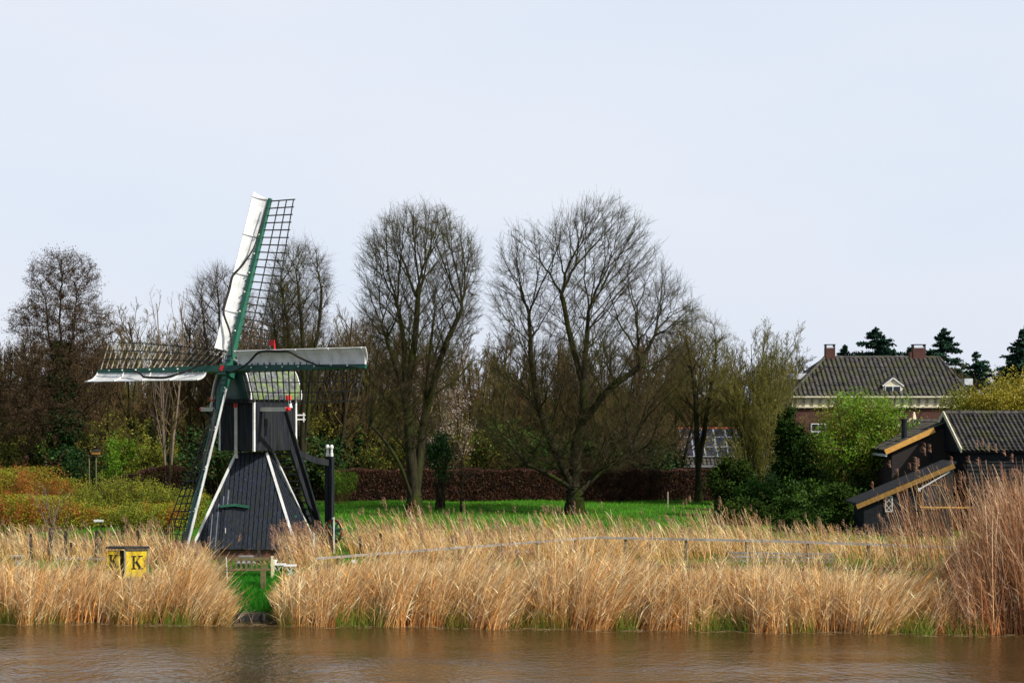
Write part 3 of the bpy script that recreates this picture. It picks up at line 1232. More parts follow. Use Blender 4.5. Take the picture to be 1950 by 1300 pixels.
# capstan wheel at the tail
wc = at(636, 1010, 73.2)
wx, wn = (hh * .9 + UP * 0).normalized(), UP
cw = MB()
R_ = .46
for k in range(16):
    a0, a1 = k * math.pi / 8, (k + 1) * math.pi / 8
    cw.beam(wc + wx * (R_ * math.cos(a0)) + wn * (R_ * math.sin(a0)), wc + wx * (R_ * math.cos(a1)) + wn * (R_ * math.sin(a1)), .07, .09, side=bb)
whl = cw.build('winch_wheel', mat('faded_red_paint', (.25, .05, .025), (.36, .08, .04), rough=.6), mill)
sp_ = MB()
for k in range(4):
    a0 = k * math.pi / 4 + .2
    v_ = wx * (math.cos(a0) * .55) + wn * (math.sin(a0) * .55)
    sp_.beam(wc - v_, wc + v_, .07, .07, side=bb)
sp_.build('wheel_spokes', mat('pale_green_paint', (.08, .25, .14), (.12, .30, .18), rough=.6), whl)
MB().tube([wc - bb * .5, wc + bb * .3], .09, 8).beam(wc - UP * 1.0 - bb * .15, wc + UP * .1 - bb * .15, .16).build('winch_stand', black, whl)

# the sails
MB().tube([HUB - f3 * 1.3, HUB - f3 * .1], .2, 12).build('windshaft', black, mill)
hubm = MB().box(HUB + f3 * .03, (.46, .46, .55), (hh, ww, f3))
hubp = hubm.build('sail_hub', green, mill)
stpts = []
for k in range(12):
    a0 = k * math.pi / 6
    r_ = .15 if k % 2 == 0 else .07
    stpts.append(HUB + f3 * .33 + hh * (r_ * math.cos(a0)) + ww * (r_ * math.sin(a0)))
MB().poly(stpts, f3 * .05).build('hub_star', red, hubp)


def make_stock(dr_, off):
    m_ = MB()
    side = f3.cross(dr_)
    for s_ in (-1, 1):
        m_.beam(HUB + f3 * off, HUB + f3 * off + dr_ * (s_ * LS), .27, .24, side=side, w2=.15)
    return m_


SV, SH = .0, .24
s1 = make_stock(ww, SV).build('stock', green, mill)
s2 = make_stock(hh, SH).build('stock', mat('stock_green_paint', (.008, .055, .034), (.012, .072, .046), scale=3, rough=.4), mill)
cl = MB()
for s_ in (-1, 1):
    for q_ in (.42, .62):
        MB().beam(HUB + ww * (s_ * q_) - hh * .17 + f3 * .14, HUB + ww * (s_ * q_) + hh * .17 + f3 * .14, .04, .04, side=f3).build('stock_clamp', dgreen, s1)
for s_, dr_, off in ((1, ww, SV), (-1, ww, SV), (1, hh, SH), (-1, hh, SH)):
    wd = MB()
    d_ = dr_ * s_
    for k in range(2, 9):
        c = HUB + f3 * (off + .15) + d_ * (k * .85)
        MB().box(c, (.05, .05, .05), (hh, ww, f3)).build('wedge', white, s1 if dr_ is ww else s2)

for si, (dvec, ccw, off) in enumerate(((ww, -hh, SV), (hh, ww, SH), (-hh, -ww, SH), (-ww, hh, SV))):
    O = HUB + f3 * off
    lat = MB()
    nb = 21
    W = 1.36
    r0, r1 = .13 * LS, .985 * LS
    pts_l, hems = [], []
    for k in range(nb):
        t_ = k / (nb - 1)
        r_ = r0 + (r1 - r0) * t_
        al = math.radians(2 + (1 - t_) ** 1.15 * 36)
        bd = -ccw * math.cos(al) - f3 * math.sin(al)
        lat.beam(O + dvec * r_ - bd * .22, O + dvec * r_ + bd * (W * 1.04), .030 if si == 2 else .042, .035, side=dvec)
        pts_l.append((r_, bd))
    for q_ in (.42, .72, 1.0):
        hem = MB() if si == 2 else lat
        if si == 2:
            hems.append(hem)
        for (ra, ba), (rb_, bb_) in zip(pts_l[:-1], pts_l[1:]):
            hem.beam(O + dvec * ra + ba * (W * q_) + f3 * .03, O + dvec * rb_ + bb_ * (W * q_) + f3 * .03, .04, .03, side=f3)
    sail = lat.build('sail', palewood if si == 2 else lattice, mill)  # left sail gets paler bars, sunlight put into their colour
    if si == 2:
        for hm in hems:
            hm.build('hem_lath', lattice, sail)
        sail['label'] = 'left sail with sunlight painted into its pale lattice bars'
    # curved leading board
    nS, nA = 24, 8
    prof = []
    x_, y_ = 0.0, 0.0
    Wb = .70
    for k in range(nA + 1):
        prof.append((x_, y_))
        be = math.radians(14 + 56 * (k / nA))
        x_ += Wb / nA * math.cos(be)
        y_ += Wb / nA * math.sin(be)
    V_, F_ = [], []
    rb0, rb1 = .115 * LS, 1.0 * LS
    for layer in (0, 1):
        for i_ in range(nS + 1):
            for k in range(nA + 1):
                a_, b_ = prof[k]
                o_ = -.03 * layer
                be = math.radians(14 + 56 * (k / nA))
                nn_ = (-math.sin(be), math.cos(be))
                wob = .006 * math.sin(i_ * 1.9 + k)
                r_ = rb0 + (rb1 - rb0) * i_ / nS + (0.18 * k / nA if i_ == nS else 0) + (.30 * (k / nA) * (1 if i_ == 0 else 0) * 0)
                V_.append(O + dvec * r_ + ccw * (.07 + a_ + nn_[0] * (o_)) + f3 * (.03 + b_ + nn_[1] * (o_) + wob))
    st2 = (nS + 1) * (nA + 1)
    for i_ in range(nS):
        for k in range(nA):
            a_ = i_ * (nA + 1) + k
            F_.append((a_, a_ + 1, a_ + nA + 2, a_ + nA + 1))
            F_.append((st2 + a_, st2 + a_ + nA + 1, st2 + a_ + nA + 2, st2 + a_ + 1))
    for i_ in range(nS):
        for k in (0, nA):
            a_ = i_ * (nA + 1) + k
            F_.append((a_, a_ + nA + 1, st2 + a_ + nA + 1, st2 + a_))
    for i_ in (0, nS):
        for k in range(nA):
            a_ = i_ * (nA + 1) + k
            F_.append((a_, st2 + a_, st2 + a_ + 1, a_ + 1))
    bm_ = MB().add(V_, F_)
    for k in (2, 4, 6):
        a_, b_ = prof[k]
        bm_.beam(O + dvec * rb0 + ccw * (.07 + a_) + f3 * (.034 + b_), O + dvec * rb1 + ccw * (.07 + a_) + f3 * (.034 + b_), .012, .012, side=f3)
    brd = bm_.build('leading_board', white, sail)
    # ribs and plank seams on the board
    for q_ in (0.0, .245, .49, .745, .995):
        r_ = rb0 + (rb1 - rb0) * q_
        rb_ = MB()
        for k in range(nA):
            (a_, b_), (c_, e_) = prof[k], prof[k + 1]
            rb_.beam(O + dvec * r_ + ccw * (.07 + a_) + f3 * (.055 + b_), O + dvec * r_ + ccw * (.07 + c_) + f3 * (.055 + e_), .05, .05, side=f3)
        rb_.build('rib', white, sail)
    # furled cloth wound round the sail
    cp = [(.06, -.35, .12), (.15, -.15, .2), (.22, .2, .25), (.30, .62, .42), (.36, .72, .42), (.44, .70, .40), (.52, .66, .42), (.58, .40, .3), (.66, .12, .2), (.72, -.02, .17), (.84, -.07, .15), (.95, -.08, .12)]
    pts = [O + dvec * (a_ * LS) + ccw * (b_ * .72) + f3 * (c_ * 1.3) for a_, b_, c_ in cp]
    fine = []
    for k in range(len(pts) - 1):
        p0, p1, p2, p3 = pts[max(k - 1, 0)], pts[k], pts[k + 1], pts[min(k + 2, len(pts) - 1)]
        for q_ in range(4):
            u = q_ / 4
            fine.append(.5 * ((2 * p1) + (p2 - p0) * u + (2 * p0 - 5 * p1 + 4 * p2 - p3) * u * u + (3 * p1 - p0 - 3 * p2 + p3) * u ** 3))
    fine.append(pts[-1])
    m_ = len(fine)
    MB().tube(fine, [.025 + .028 * math.sin(math.pi * min(1, k / m_ * 1.25)) if k / m_ < .8 else .022 for k in range(m_)], 7).build('furled_sailcloth', cloth, sail, smooth=True)

# ------------------------------------------------------------------ buildings on the right
def tile_roof(mb, o, ax, dn, L, S, mask=None, cw_=.26, rh=.34, amp=.035):
    """o = top-left ridge corner, ax = along ridge, dn = down slope unit, L length, S slope length"""
    o, ax, dn = Vector(o), Vector(ax).normalized(), Vector(dn).normalized()
    nn = ax.cross(dn)
    if nn.z < 0:
        nn = -nn
    sub = 6
    nc = int(L / cw_ * sub)
    nr = max(1, int(S / rh))
    rows = []
    for r_ in range(nr):
        rows.append((r_ * S / nr, 0.0))
        rows.append(((r_ + 1) * S / nr + .03, .035))
    rg = random.Random(int(L * 100))
    b = len(mb.v)
    for (s_, lift) in rows:
        jt = rg.uniform(-.014, .014)
        for c in range(nc + 1):
            x_ = c * L / nc
            ph = (x_ / cw_) % 1
            w_ = amp * (math.sin(2 * math.pi * ph) + .4 * math.sin(4 * math.pi * ph))
            mb.v.append(tuple(o + ax * x_ + dn * s_ + nn * (w_ + lift + jt)))
    for r_ in range(len(rows) - 1):
        for c in range(nc):
            if mask and not mask((c + .5) * L / nc, (rows[r_][0] + rows[r_ + 1][0]) / 2):
                continue
            a_ = b + r_ * (nc + 1) + c
            mb.f.append((a_, a_ + 1, a_ + nc + 2, a_ + nc + 1))


# villa
vd = 130.0
k_ = vd / F
hx0, hx1 = gx(1506, vd), gx(1846, vd)
zE, zR = gz(754, vd), gz(680, vd + 4.5)
zG = 1.0
villa = thing('villa', ((hx0 + hx1) / 2, vd + 4.5, zG), 'brick villa with grey hipped tile roof and cream cornice behind the barn', 'house')
dep = 9.0
wl = MB().box(((hx0 + hx1) / 2, vd + dep / 2 + .35, (zG + zE - .8) / 2), (hx1 - hx0 - .5, dep, zE - .8 - zG)).build('wall', brick, villa)
co = MB()
xc, yc = (hx0 + hx1) / 2, vd + dep / 2 + .35
co.box((xc, yc, zE - .42), (hx1 - hx0 - .3, dep + .2, .76))
co.box((xc, yc, zE - .82), (hx1 - hx0 - .1, dep + .4, .10))
co.box((xc, yc, zE - .03), (hx1 - hx0 + .35, dep + .9, .14))
co.box((xc, yc, zE - .14), (hx1 - hx0 + .05, dep + .6, .09))
corn = co.build('cornice', cream, villa)
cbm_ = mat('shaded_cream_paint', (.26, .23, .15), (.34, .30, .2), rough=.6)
xk = hx0 + .4
while xk < hx1 - .3:
    tg = MB().box((xk, vd + .237, zE - .45), (.19, .04, .54))
    for q_ in (-.07, 0, .07):
        tg.box((xk + q_, vd + .20, zE - .45), (.035, .05, .5))
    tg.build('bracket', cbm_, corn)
    xk += .62
eX0, eX1, eY0, eY1 = hx0 - .1, hx1 + .12, vd - .1, vd + dep + .8
rX0, rX1, rY = gx(1572, vd + 4.5), gx(1790, vd + 4.5), (eY0 + eY1) / 2
dnv = Vector((0, eY0 - rY, zE + .05 - zR))
S_ = dnv.length
Lr = eX1 - eX0
tr = MB()
zE2 = zE + .05


def mk_front(x_, s_):
    xx = eX0 + x_
    u = s_ / S_
    return xx > rX0 + (eX0 - rX0) * u and xx < rX1 + (eX1 - rX1) * u


tile_roof(tr, (eX0, rY, zR), (1, 0, 0), dnv, Lr, S_, mk_front, cw_=.36, rh=.38, amp=.055)
# side and rear slopes
def hip_side(xe, xr, sgn):
    dv = Vector((xe - xr, 0, zE2 - zR))
    S2 = dv.length
    L2 = eY1 - eY0
    def mk(x_, s_):
        u = s_ / S2
        return abs(x_ - L2 / 2) < L2 / 2 * u
    tile_roof(tr, (xr, eY0, zR), (0, 1, 0), dv, L2, S2, mk, cw_=.27, rh=.36)
hip_side(eX0, rX0, -1)
hip_side(eX1, rX1, 1)
tr.add([(rX0, rY, zR), (rX1, rY, zR), (eX1, eY1, zE2), (eX0, eY1, zE2)], [(0, 1, 2, 3)])
vroof = tr.build('roof', tile, villa, smooth=False)
rd = MB()
def ridge(a_, b_, r_=.13):
    a_, b_ = Vector(a_), Vector(b_)
    L = (b_ - a_).length
    nseg = max(2, int(L / .38))
    for k in range(nseg):
        rd.tube([a_.lerp(b_, k / nseg), a_.lerp(b_, (k + 1.05) / nseg)], [r_, r_ * .86], 8)
ridge((rX0, rY, zR), (rX1, rY, zR))
ridge((rX1, rY, zR), (eX1, eY0, zE2))
ridge((rX0, rY, zR), (eX0, eY0, zE2))
rd.build('ridge_tiles', tile, vroof)
# chimneys
for (xa, xb_, ytop, cap) in ((1571, 1589, 655, 1), (1737, 1761, 655, 1)):
    c0, c1 = gx(xa, vd + 5), gx(xb_, vd + 5)
    zt_ = gz(ytop + 8, vd + 5)
    ch = MB().box(((c0 + c1) / 2, vd + 5, (zR - .6 + zt_) / 2), (c1 - c0, .7, zt_ - zR + .6))
    if xa > 1700:
        ch.box((c0 - .1, vd + 5, (zR - .6 + zt_ - .3) / 2), (.3, .6, zt_ - zR + .3))
    cho = ch.build('chimney', brick, villa)
    MB().box(((c0 + c1) / 2, vd + 5, zt_ + .28), (c1 - c0 + .06, .75, .06)).box((c0 + .04, vd + 5, zt_ + .12), (.06, .7, .26)).box((c1 - .04, vd + 5, zt_ + .12), (.06, .7, .26)).build('chimney_cap', black, cho)
    MB().box(((c0 + c1) / 2, vd + 5, zt_ + .06), (c1 - c0 - .14, .6, .1)).build('chimney_pot', zinc, cho)
# dormer
dx, dy0 = gx(1699, vd + .8), vd + .55
dw, dz0, dz1 = .66, gz(752, dy0), gz(734, dy0)
dm = MB()
dm.poly([(dx - dw - .12, dy0, dz0), (dx + dw + .12, dy0, dz0), (dx + dw + .12, dy0, dz0 + .3), (dx + dw, dy0, dz1), (dx, dy0, dz1 + .52), (dx - dw, dy0, dz1), (dx - dw - .12, dy0, dz0 + .3)], (0, 2.6, 0))
dor = dm.build('dormer', cream, villa)
MB().beam((dx - dw - .14, dy0 - .06, dz1 - .04), (dx, dy0 - .06, dz1 + .58), .09, .14, side=UP).beam((dx, dy0 - .06, dz1 + .58), (dx + dw + .14, dy0 - .06, dz1 - .04), .09, .14, side=UP).build('dormer_verge', white, dor)
MB().poly([(dx - dw - .16, dy0 + .05, dz1 - .0), (dx, dy0 + .05, dz1 + .64), (dx, dy0 + .05, dz1 + .70), (dx - dw - .2, dy0 + .05, dz1 + .04)], (0, 2.5, 0)).poly([(dx + dw + .16, dy0 + .05, dz1 - .0), (dx, dy0 + .05, dz1 + .64), (dx, dy0 + .05, dz1 + .70), (dx + dw + .2, dy0 + .05, dz1 + .04)], (0, 2.5, 0)).build('dormer_roof', tile, dor)
wf = MB().box((dx, dy0 - .03, dz0 + .38), (1.22, .08, .68)).build('dormer_window', white, dor)
for s_ in (-1, 1):
    MB().box((dx + s_ * .29, dy0 - .08, dz0 + .38), (.48, .03, .52)).build('pane', glass, dor)
# side dormers with zinc tops
for (xa, xb_, yt, yb) in ((1508, 1542, 711, 722), (1833, 1846, 721, 733)):
    c0, c1 = gx(xa, vd + 4.5), gx(xb_, vd + 4.5)
    zt_, zb_ = gz(yt, vd + 4.5), gz(yb, vd + 4.5)
    so = MB().box(((c0 + c1) / 2, vd + 4.5, (zt_ + zb_) / 2), (c1 - c0 + .1, 1.6, zt_ - zb_)).build('side_dormer', zinc, villa)
    MB().box(((c0 + c1) / 2, vd + 4.5, zb_ - .35), (c1 - c0 - .1, 1.4, .7)).build('side_dormer_wall', black, so)
# downpipe and windows
MB().tube([(gx(1838, vd), vd + .1, zE - .15), (gx(1838, vd), vd + .1, zG)], .06, 8).build('downpipe', zinc, villa)
for (xa, ya, yb) in ((1560, 806, 850), (1620, 806, 850), (1698, 800, 848), (1780, 800, 848), (1560, 895, 940), (1620, 895, 940), (1698, 895, 940)):
    xw = gx(xa, vd)
    za, zb = gz(ya, vd), gz(yb, vd)
    wo = MB().box((xw, vd + .33, (za + zb) / 2), (1.15, .1, za - zb)).build('window', white, villa)
    for sx_ in (-1, 1):
        for sz_ in (0, 1, 2):
            MB().box((xw + sx_ * .26, vd + .26, zb + (za - zb) * (sz_ + .5) / 3), (.42, .04, (za - zb) / 3 - .12)).build('pane', glass, wo)

# black barn, tiled roof
bd_ = 85.0
bx0, bx1 = gx(1842, bd_), 46.0
bz0, bze, bzr = 1.0, gz(853, bd_ - .3), gz(787, bd_ + 3.2)
barn = thing('barn', (bx0, bd_, 1.0), 'black boarded barn with grey tiled roof and cream verge board behind tall reeds', 'barn')
bw = MB()
bw.poly([(bx0, bd_ + .05, bz0), (bx0, bd_ + 6.4, bz0), (bx0, bd_ + 6.4, bze), (bx0, bd_ + 3.2, bzr - .15), (bx0, bd_ + .05, bze)], (bx1 - bx0, 0, 0))
z = 1.0
while z < bze - .05:
    bw.add([(bx0 - .02, bd_ - .03, z), (bx1, bd_ - .03, z), (bx1, bd_ + .03, z + .2), (bx0 - .02, bd_ + .03, z + .2), (bx0 - .02, bd_ + .04, z), (bx1, bd_ + .04, z)],
           [(0, 1, 2, 3), (0, 4, 5, 1)])
    z += .2
bwo = bw.build('wall', blackb, barn)
br = MB()
dnb = Vector((0, -3.5, bze - .12 - bzr))
tile_roof(br, (bx0 - .35, bd_ + 3.2, bzr), (1, 0, 0), dnb, bx1 - bx0 + .35, dnb.length, cw_=.235, rh=.3, amp=.04)
dnb2 = Vector((0, 3.5, bze - .12 - bzr))
tile_roof(br, (bx0 - .35, bd_ + 3.2, bzr), (1, 0, 0), dnb2, bx1 - bx0 + .35, dnb2.length, cw_=.235, rh=.3, amp=.04)
bro = br.build('roof', tile, barn)
MB().poly([(bx0 - .35, bd_ + 3.2, bzr - .06), (bx0 - .35, bd_ - .3, bze - .2), (bx0 - .35, bd_ + 6.7, bze - .2)], (bx1 - bx0 + .3, 0, 0)).build('roof_deck', blackb, bro)
vg = MB()
vg.beam((bx0 - .38, bd_ + 3.2, bzr + .02), (bx0 - .38, bd_ - .36, bze - .12), .22, .06, side=UP)
vg.beam((bx0 - .38, bd_ + 3.2, bzr + .02), (bx0 - .38, bd_ + 6.76, bze - .12), .22, .06, side=UP)
vg.build('verge_board', cream, barn)
rd = MB()
ridge((bx0 - .35, bd_ + 3.2, bzr + .02), (bx1, bd_ + 3.2, bzr + .02), .14)
rd.build('ridge_tiles', tile, bro)
wx_, wz_ = gx(1912, bd_ - .1), gz(985, bd_ - .1)
wo = MB().box((wx_, bd_ - .05, wz_), (.95, .08, .8)).build('window', palewood, barn)
for a_ in (-1, 1):
    for c_ in (-1, 1):
        MB().box((wx_ + a_ * .22, bd_ - .11, wz_ + c_ * .19), (.36, .03, .3)).build('pane', glass, wo)

# brick lean-to behind with ochre verge
ld = 88.0
xa, xb_ = gx(1690, ld), bx0 - .02
za, zb = gz(856, ld), gz(856, ld) + (xb_ - gx(1690, ld)) * (gz(816, ld) - gz(856, ld)) / (gx(1776, ld) - gx(1690, ld))
ext = thing('brick_lean_to', (xa, ld, 1.0), 'dark brick outbuilding with ochre verge and stove pipe left of the barn', 'outbuilding')
MB().poly([(xa + .25, ld + .1, 1), (xb_, ld + .1, 1), (xb_, ld + .1, zb - .2), (xa + .25, ld + .1, za - .12)], (0, 7, 0)).build('wall', brick3, ext)
er = MB()
sl = Vector((xa - .1 - xb_, 0, za - zb))
tile_roof(er, (xb_, ld - .1, zb), (0, 1, 0), sl, 7.6, sl.length, cw_=.24, rh=.3)
ero = er.build('roof', tile, ext)
MB().poly([(xa - .1, ld - .05, za - .06), (xb_, ld - .05, zb - .06), (xb_, ld - .05, zb - .14), (xa - .1, ld - .05, za - .14)], (0, 7.4, 0)).build('roof_deck', blackb, ero)
MB().beam((xa - .15, ld - .15, za - .12), (gx(1778, ld), ld - .15, gz(818, ld)), .26, .07, side=UP).build('verge_board', orange, ext)
MB().beam((xa - .2, ld + 7.55, za - .0), (xb_ - .1, ld + 7.55, zb + .1), .12, .09, side=UP).tube([(xb_ - .15, ld + 7.55, zb), (xb_ - .15, ld + 7.55, zb + .4)], [.14, .05], 6).build('verge_board', palewd, ext)
MB().tube([(gx(1722, ld + 1), ld + 1, gz(850, ld)), (gx(1722, ld + 1), ld + 1, gz(800, ld))], .15, 12).tube([(gx(1722, ld + 1), ld + 1, gz(801, ld)), (gx(1722, ld + 1), ld + 1, gz(797, ld))], .19, 12).build('stove_pipe', black, ext)
MB().tube([(gx(1771, ld), ld, gz(822, ld)), (gx(1771, ld), ld, 1)], .05, 8).build('downpipe', zinc if False else black, ext)
MB().beam((xa - .1, ld - .1, za - .28), (xa - .1, ld + 7, za - .28), .12, .12).build('gutter', zinc, ext)

# low black lean-to in front
qd = 82.0
xa, xb_ = gx(1634, qd), gx(1816, qd)
za, zb = gz(962, qd), gz(884, qd)
low = thing('boarded_lean_to', (xa, qd, 1.0), 'low black boarded shed with sloping ochre verge and small lattice window', 'shed')
MB().poly([(xa + .3, qd + .1, 1), (xb_, qd + .1, 1), (xb_, qd + .1, zb - .25), (xa + .3, qd + .1, za - .1)], (0, 2.4, 0)).build('wall', blackb, low)
bkx = gx(1750, qd)
MB().poly([(bkx, qd + .04, 1), (xb_, qd + .04, 1), (xb_, qd + .04, zb - .4), (bkx, qd + .04, zb - .4 - (xb_ - bkx) * (zb - za) / (xb_ - xa))], (0, .05, 0)).build('brick_panel', brick3, low)
lr = MB()
lr.poly([(xa - .1, qd - .1, za + .02), (xb_ + .1, qd - .1, zb + .05), (xb_ + .1, qd - .1, zb + .15), (xa - .1, qd - .1, za + .12)], (0, 2.7, 0))
lr.build('roof', mat('black_felt', (.008, .009, .011), (.02, .02, .022), rough=.85), low)
MB().beam((xa - .1, qd - .16, za - .06), (xb_, qd - .16, zb - .06), .22, .07, side=UP).build('verge_board', mat('shaded_ochre_verge', (.17, .09, .018), (.26, .14, .03), scale=5, rough=.6), low)  # darkened ochre: the shade on this lower board is in its colour
MB().beam((bkx, qd - .06, gz(931, qd)), (xb_ - .2, qd - .06, zb - .33), .06, .05, side=UP).box((bkx, qd - .05, gz(930, qd) - .04), (.13, .1, .16)).build('bracket', zinc, low)
wx_, wz_ = gx(1693, qd), gz(959, qd)
wf = MB()
for s_ in (-1, 1):
    wf.box((wx_ + s_ * .16, qd + .05, wz_), (.035, .05, .72))
    wf.box((wx_, qd + .05, wz_ + s_ * .36), (.35, .05, .035))
for q_ in (-1, 1):
    for s_ in (-1, 1):
        wf.beam((wx_ - .15, qd + .04, wz_ + q_ * .18 - s_ * .17), (wx_ + .15, qd + .04, wz_ + q_ * .18 + s_ * .17), .022, .022, side=(0, 1, 0))
wfo = wf.build('lattice_window', mat('dull_white_paint', (.5, .5, .5), rough=.6), low)
MB().box((wx_, qd + .085, wz_), (.3, .02, .7)).build('pane', glass, wfo)
fw = MB()
wx_, z0_, z1_ = gx(1773, qd), gz(968, qd), gz(923, qd)
for s_ in (-1, 1):
    fw.box((wx_ + s_ * .41, qd, (z0_ + z1_) / 2), (.06, .06, z1_ - z0_ + .06))
fw.box((wx_, qd, z1_), (.76, .06, .06)).box((wx_, qd, z0_), (.76, .06, .06))
fwo = fw.build('window', mat('brown_window_frame', (.14, .09, .03), rough=.6), low)
MB().box((wx_, qd + .02, (z0_ + z1_) / 2), (.76, .03, z1_ - z0_ - .06)).build('pane', glass, fwo)
hr = thing('handrail', (gx(1800, 80), 80, 1.0), 'single ochre handrail on dark posts in front of the low black shed', 'railing')
MB().beam((gx(1752, 80), 80, gz(965, 80)), (gx(1845, 80), 80, gz(966, 80)), .06, .06).build('rail', orange, hr)
for px_ in (1757, 1836):
    MB().beam((gx(px_, 80), 80.08, gz(966, 80)), (gx(px_, 80), 80.08, 1.0), .08).build('post', black, hr)

# house with solar panels, centre right
sd = 128.0
xa, xb_ = gx(1300, sd), gx(1500, sd)
zb, zt_ = gz(884, sd), gz(818, sd + 3.5)
sh = thing('solar_roof_house', ((xa + xb_) / 2, sd, 1.0), 'low house with dark solar panels under a red ridge behind the hedge', 'house')
MB().poly([(xa + .4, sd + .3, 1), (xa + .4, sd + 6.7, 1), (xa + .4, sd + 6.7, zb - .2), (xa + .4, sd + 3.5, zt_ - .2), (xa + .4, sd + .3, zb - .2)], (xb_ - xa - .8, 0, 0)).build('wall', brick, sh)
so = MB()
dn_ = Vector((0, -3.5, zb - zt_))
tile_roof(so, (xa, sd + 3.5, zt_), (1, 0, 0), dn_, xb_ - xa, dn_.length, cw_=.3, rh=.36)
dn2 = Vector((0, 3.5, zb - zt_))
tile_roof(so, (xa, sd + 3.5, zt_), (1, 0, 0), dn2, xb_ - xa, dn2.length, cw_=.3, rh=.36)
sro = so.build('roof', tile, sh)
rd = MB()
ridge((xa, sd + 3.5, zt_ + .06), (xb_, sd + 3.5, zt_ + .06), .16)
rd.build('ridge_tiles', redtile, sro)
u = dn_.normalized()
nn = Vector((1, 0, 0)).cross(u)
nn = nn if nn.z > 0 else -nn
for c_ in range(9):
    for r_ in range(3):
        cc = Vector((xa + .5 + c_ * .86, sd + 3.5, zt_)) + u * (.5 + r_ * 1.22) + nn * .12
        if cc.x > xb_ - .5:
            continue
        pnl = MB().box(cc, (.82, 1.18, .03), (Vector((1, 0, 0)), u, nn)).build('solar_panel', zinc, sh)
        MB().box(cc + nn * .02, (.76, 1.12, .02), (Vector((1, 0, 0)), u, nn)).build('panel_glass', solar, pnl)
MB().box(((xa + xb_) / 2, sd - .1, zb - .12), (xb_ - xa + .6, .14, .16)).build('gutter', greenish if False else mat('dull_gutter', (.18, .19, .2), rough=.5), sh)
MB().box(((xa + xb_) / 2, sd + .25, zb - .5), (xb_ - xa - .4, .12, .5)).build('fascia', palewood, sh)

# faint buildings behind the wood
def shed(xa, xb_, ytop, yeave, d, wallm, roofm, label, name='farm_building'):
    x0, x1 = gx(xa, d), gx(xb_, d)
    ze, zr = gz(yeave, d), gz(ytop, d + 4)
    o = thing(name, ((x0 + x1) / 2, d, 1.0), label, 'building')
    MB().poly([(x0, d, 1), (x0, d + 8, 1), (x0, d + 8, ze), (x0, d + 4, zr - .1), (x0, d, ze)], (x1 - x0, 0, 0)).build('wall', wallm, o)
    m_ = MB()
    for s_ in (-1, 1):
        dv = Vector((0, 4.4 * s_, ze - .1 - zr))
        tile_roof(m_, (x0 - .3, d + 4, zr), (1, 0, 0), dv, x1 - x0 + .6, dv.length, cw_=.3, rh=.4)
    m_.build('roof', roofm, o)
    for k in range(int((x1 - x0) / 3)):
        MB().box((x0 + 1.5 + k * 3, d - .02, (1 + ze) / 2 + .3), (1.0, .06, 1.1)).build('window', glass, o)
    return o


greywall = mat('pale_grey_render', (.20, .17, .15), (.28, .24, .21), scale=2, rough=.9)
slate = mat('slate_roof', (.05, .05, .055), (.09, .09, .095), scale=2, rough=.7)
shed(40, 225, 812, 850, 150, greywall, slate, 'grey farm building with slate roof seen behind the ivy covered tree')
shed(640, 1000, 838, 866, 142, greywall, slate, 'long low grey building glimpsed between trees behind the copper hedge')
shed(1030, 1240, 832, 862, 150, greywall, tile, 'small dark roofed building glimpsed behind the large bare tree')
# hive box on stilts
hv = at(183, 862, 112)
hvt = thing('feeding_table', (hv.x, hv.y, 1.0), 'ochre box on two pale stilts beside the ivy covered tree', 'stand')
MB().box(hv, (.5, .4, .2)).build('box', mat('shaded_ochre_box', (.20, .09, .02), (.28, .13, .03), rough=.7), hvt)  # box colour darkened to carry the deep shade it stands in
MB().poly([hv + Vector((-.3, -.25, .12)), hv + Vector((.3, -.25, .12)), hv + Vector((0, -.25, .24))], (0, .5, 0)).build('roof', postwood, hvt)
for px_ in (170, 183):
    MB().tube([(gx(px_, 112), 112, 1.0), (gx(px_, 112), 112, hv.z - .10)], .035, 6).build('leg', oldwood, hvt)
MB().beam((gx(168, 112), 112, hv.z - .2), (gx(195, 112), 112, hv.z - .2), .05).build('crossbar', oldwood, hvt)

# ------------------------------------------------------------------ the large bare trees
def A3(px, py, d):
    return tuple(at(px, py, d))


def E3(px, py, d, rx, ry, rd):
    k = d / F
    return (A3(px, py, d), (rx * k, rd, ry * k))


# broad tree right of the middle
d = 100
b0 = (gx(1094, d), d, 1.0)
lines = [
    (None, 0, [(b0[0], d, .8), A3(1092, 930, d), A3(1098, 860, d)]),
    (0, 1, [A3(1112, 780, d), A3(1113, 690, d + .3), A3(1122, 590, d)]),
    (0, .5, [A3(1060, 870, d - .6), A3(1030, 790, d - 1), A3(1012, 700, d - .8), A3(1008, 600, d - .6)]),
    (0, .35, [A3(1150, 890, d + .8), A3(1200, 868, d + 1.2)]),
    (0, .45, [A3(1040, 900, d - 1.2), A3(990, 880, d - 2)]),
    (1, .2, [A3(1160, 740, d - 1.4), A3(1215, 700, d - 2)]),
    (1, .45, [A3(1085, 640, d + 1.2), A3(1070, 560, d + 1.5)]),
]
bundle_tree('bare_tree', b0, A3(1097, 925, d),
            [E3(1140, 512, d, 128, 146, 5.0), E3(1215, 600, d, 118, 112, 5.0), E3(1262, 600, d, 80, 66, 4.2), E3(1000, 560, d, 80, 150, 4.0), E3(1120, 690, d, 205, 120, 5.6), E3(1120, 830, d, 205, 72, 5.4), E3(985, 800, d, 95, 60, 4)],
            'tall broad bare tree with many low spreading limbs right of the middle of the lawn', n=6500, seed=3, k0=3, e=1.98, tip=.0058, tw=3.6, twl=.60, frac=(.20, .36), rmax=.50, up=.12, wig=.045, lines=lines)
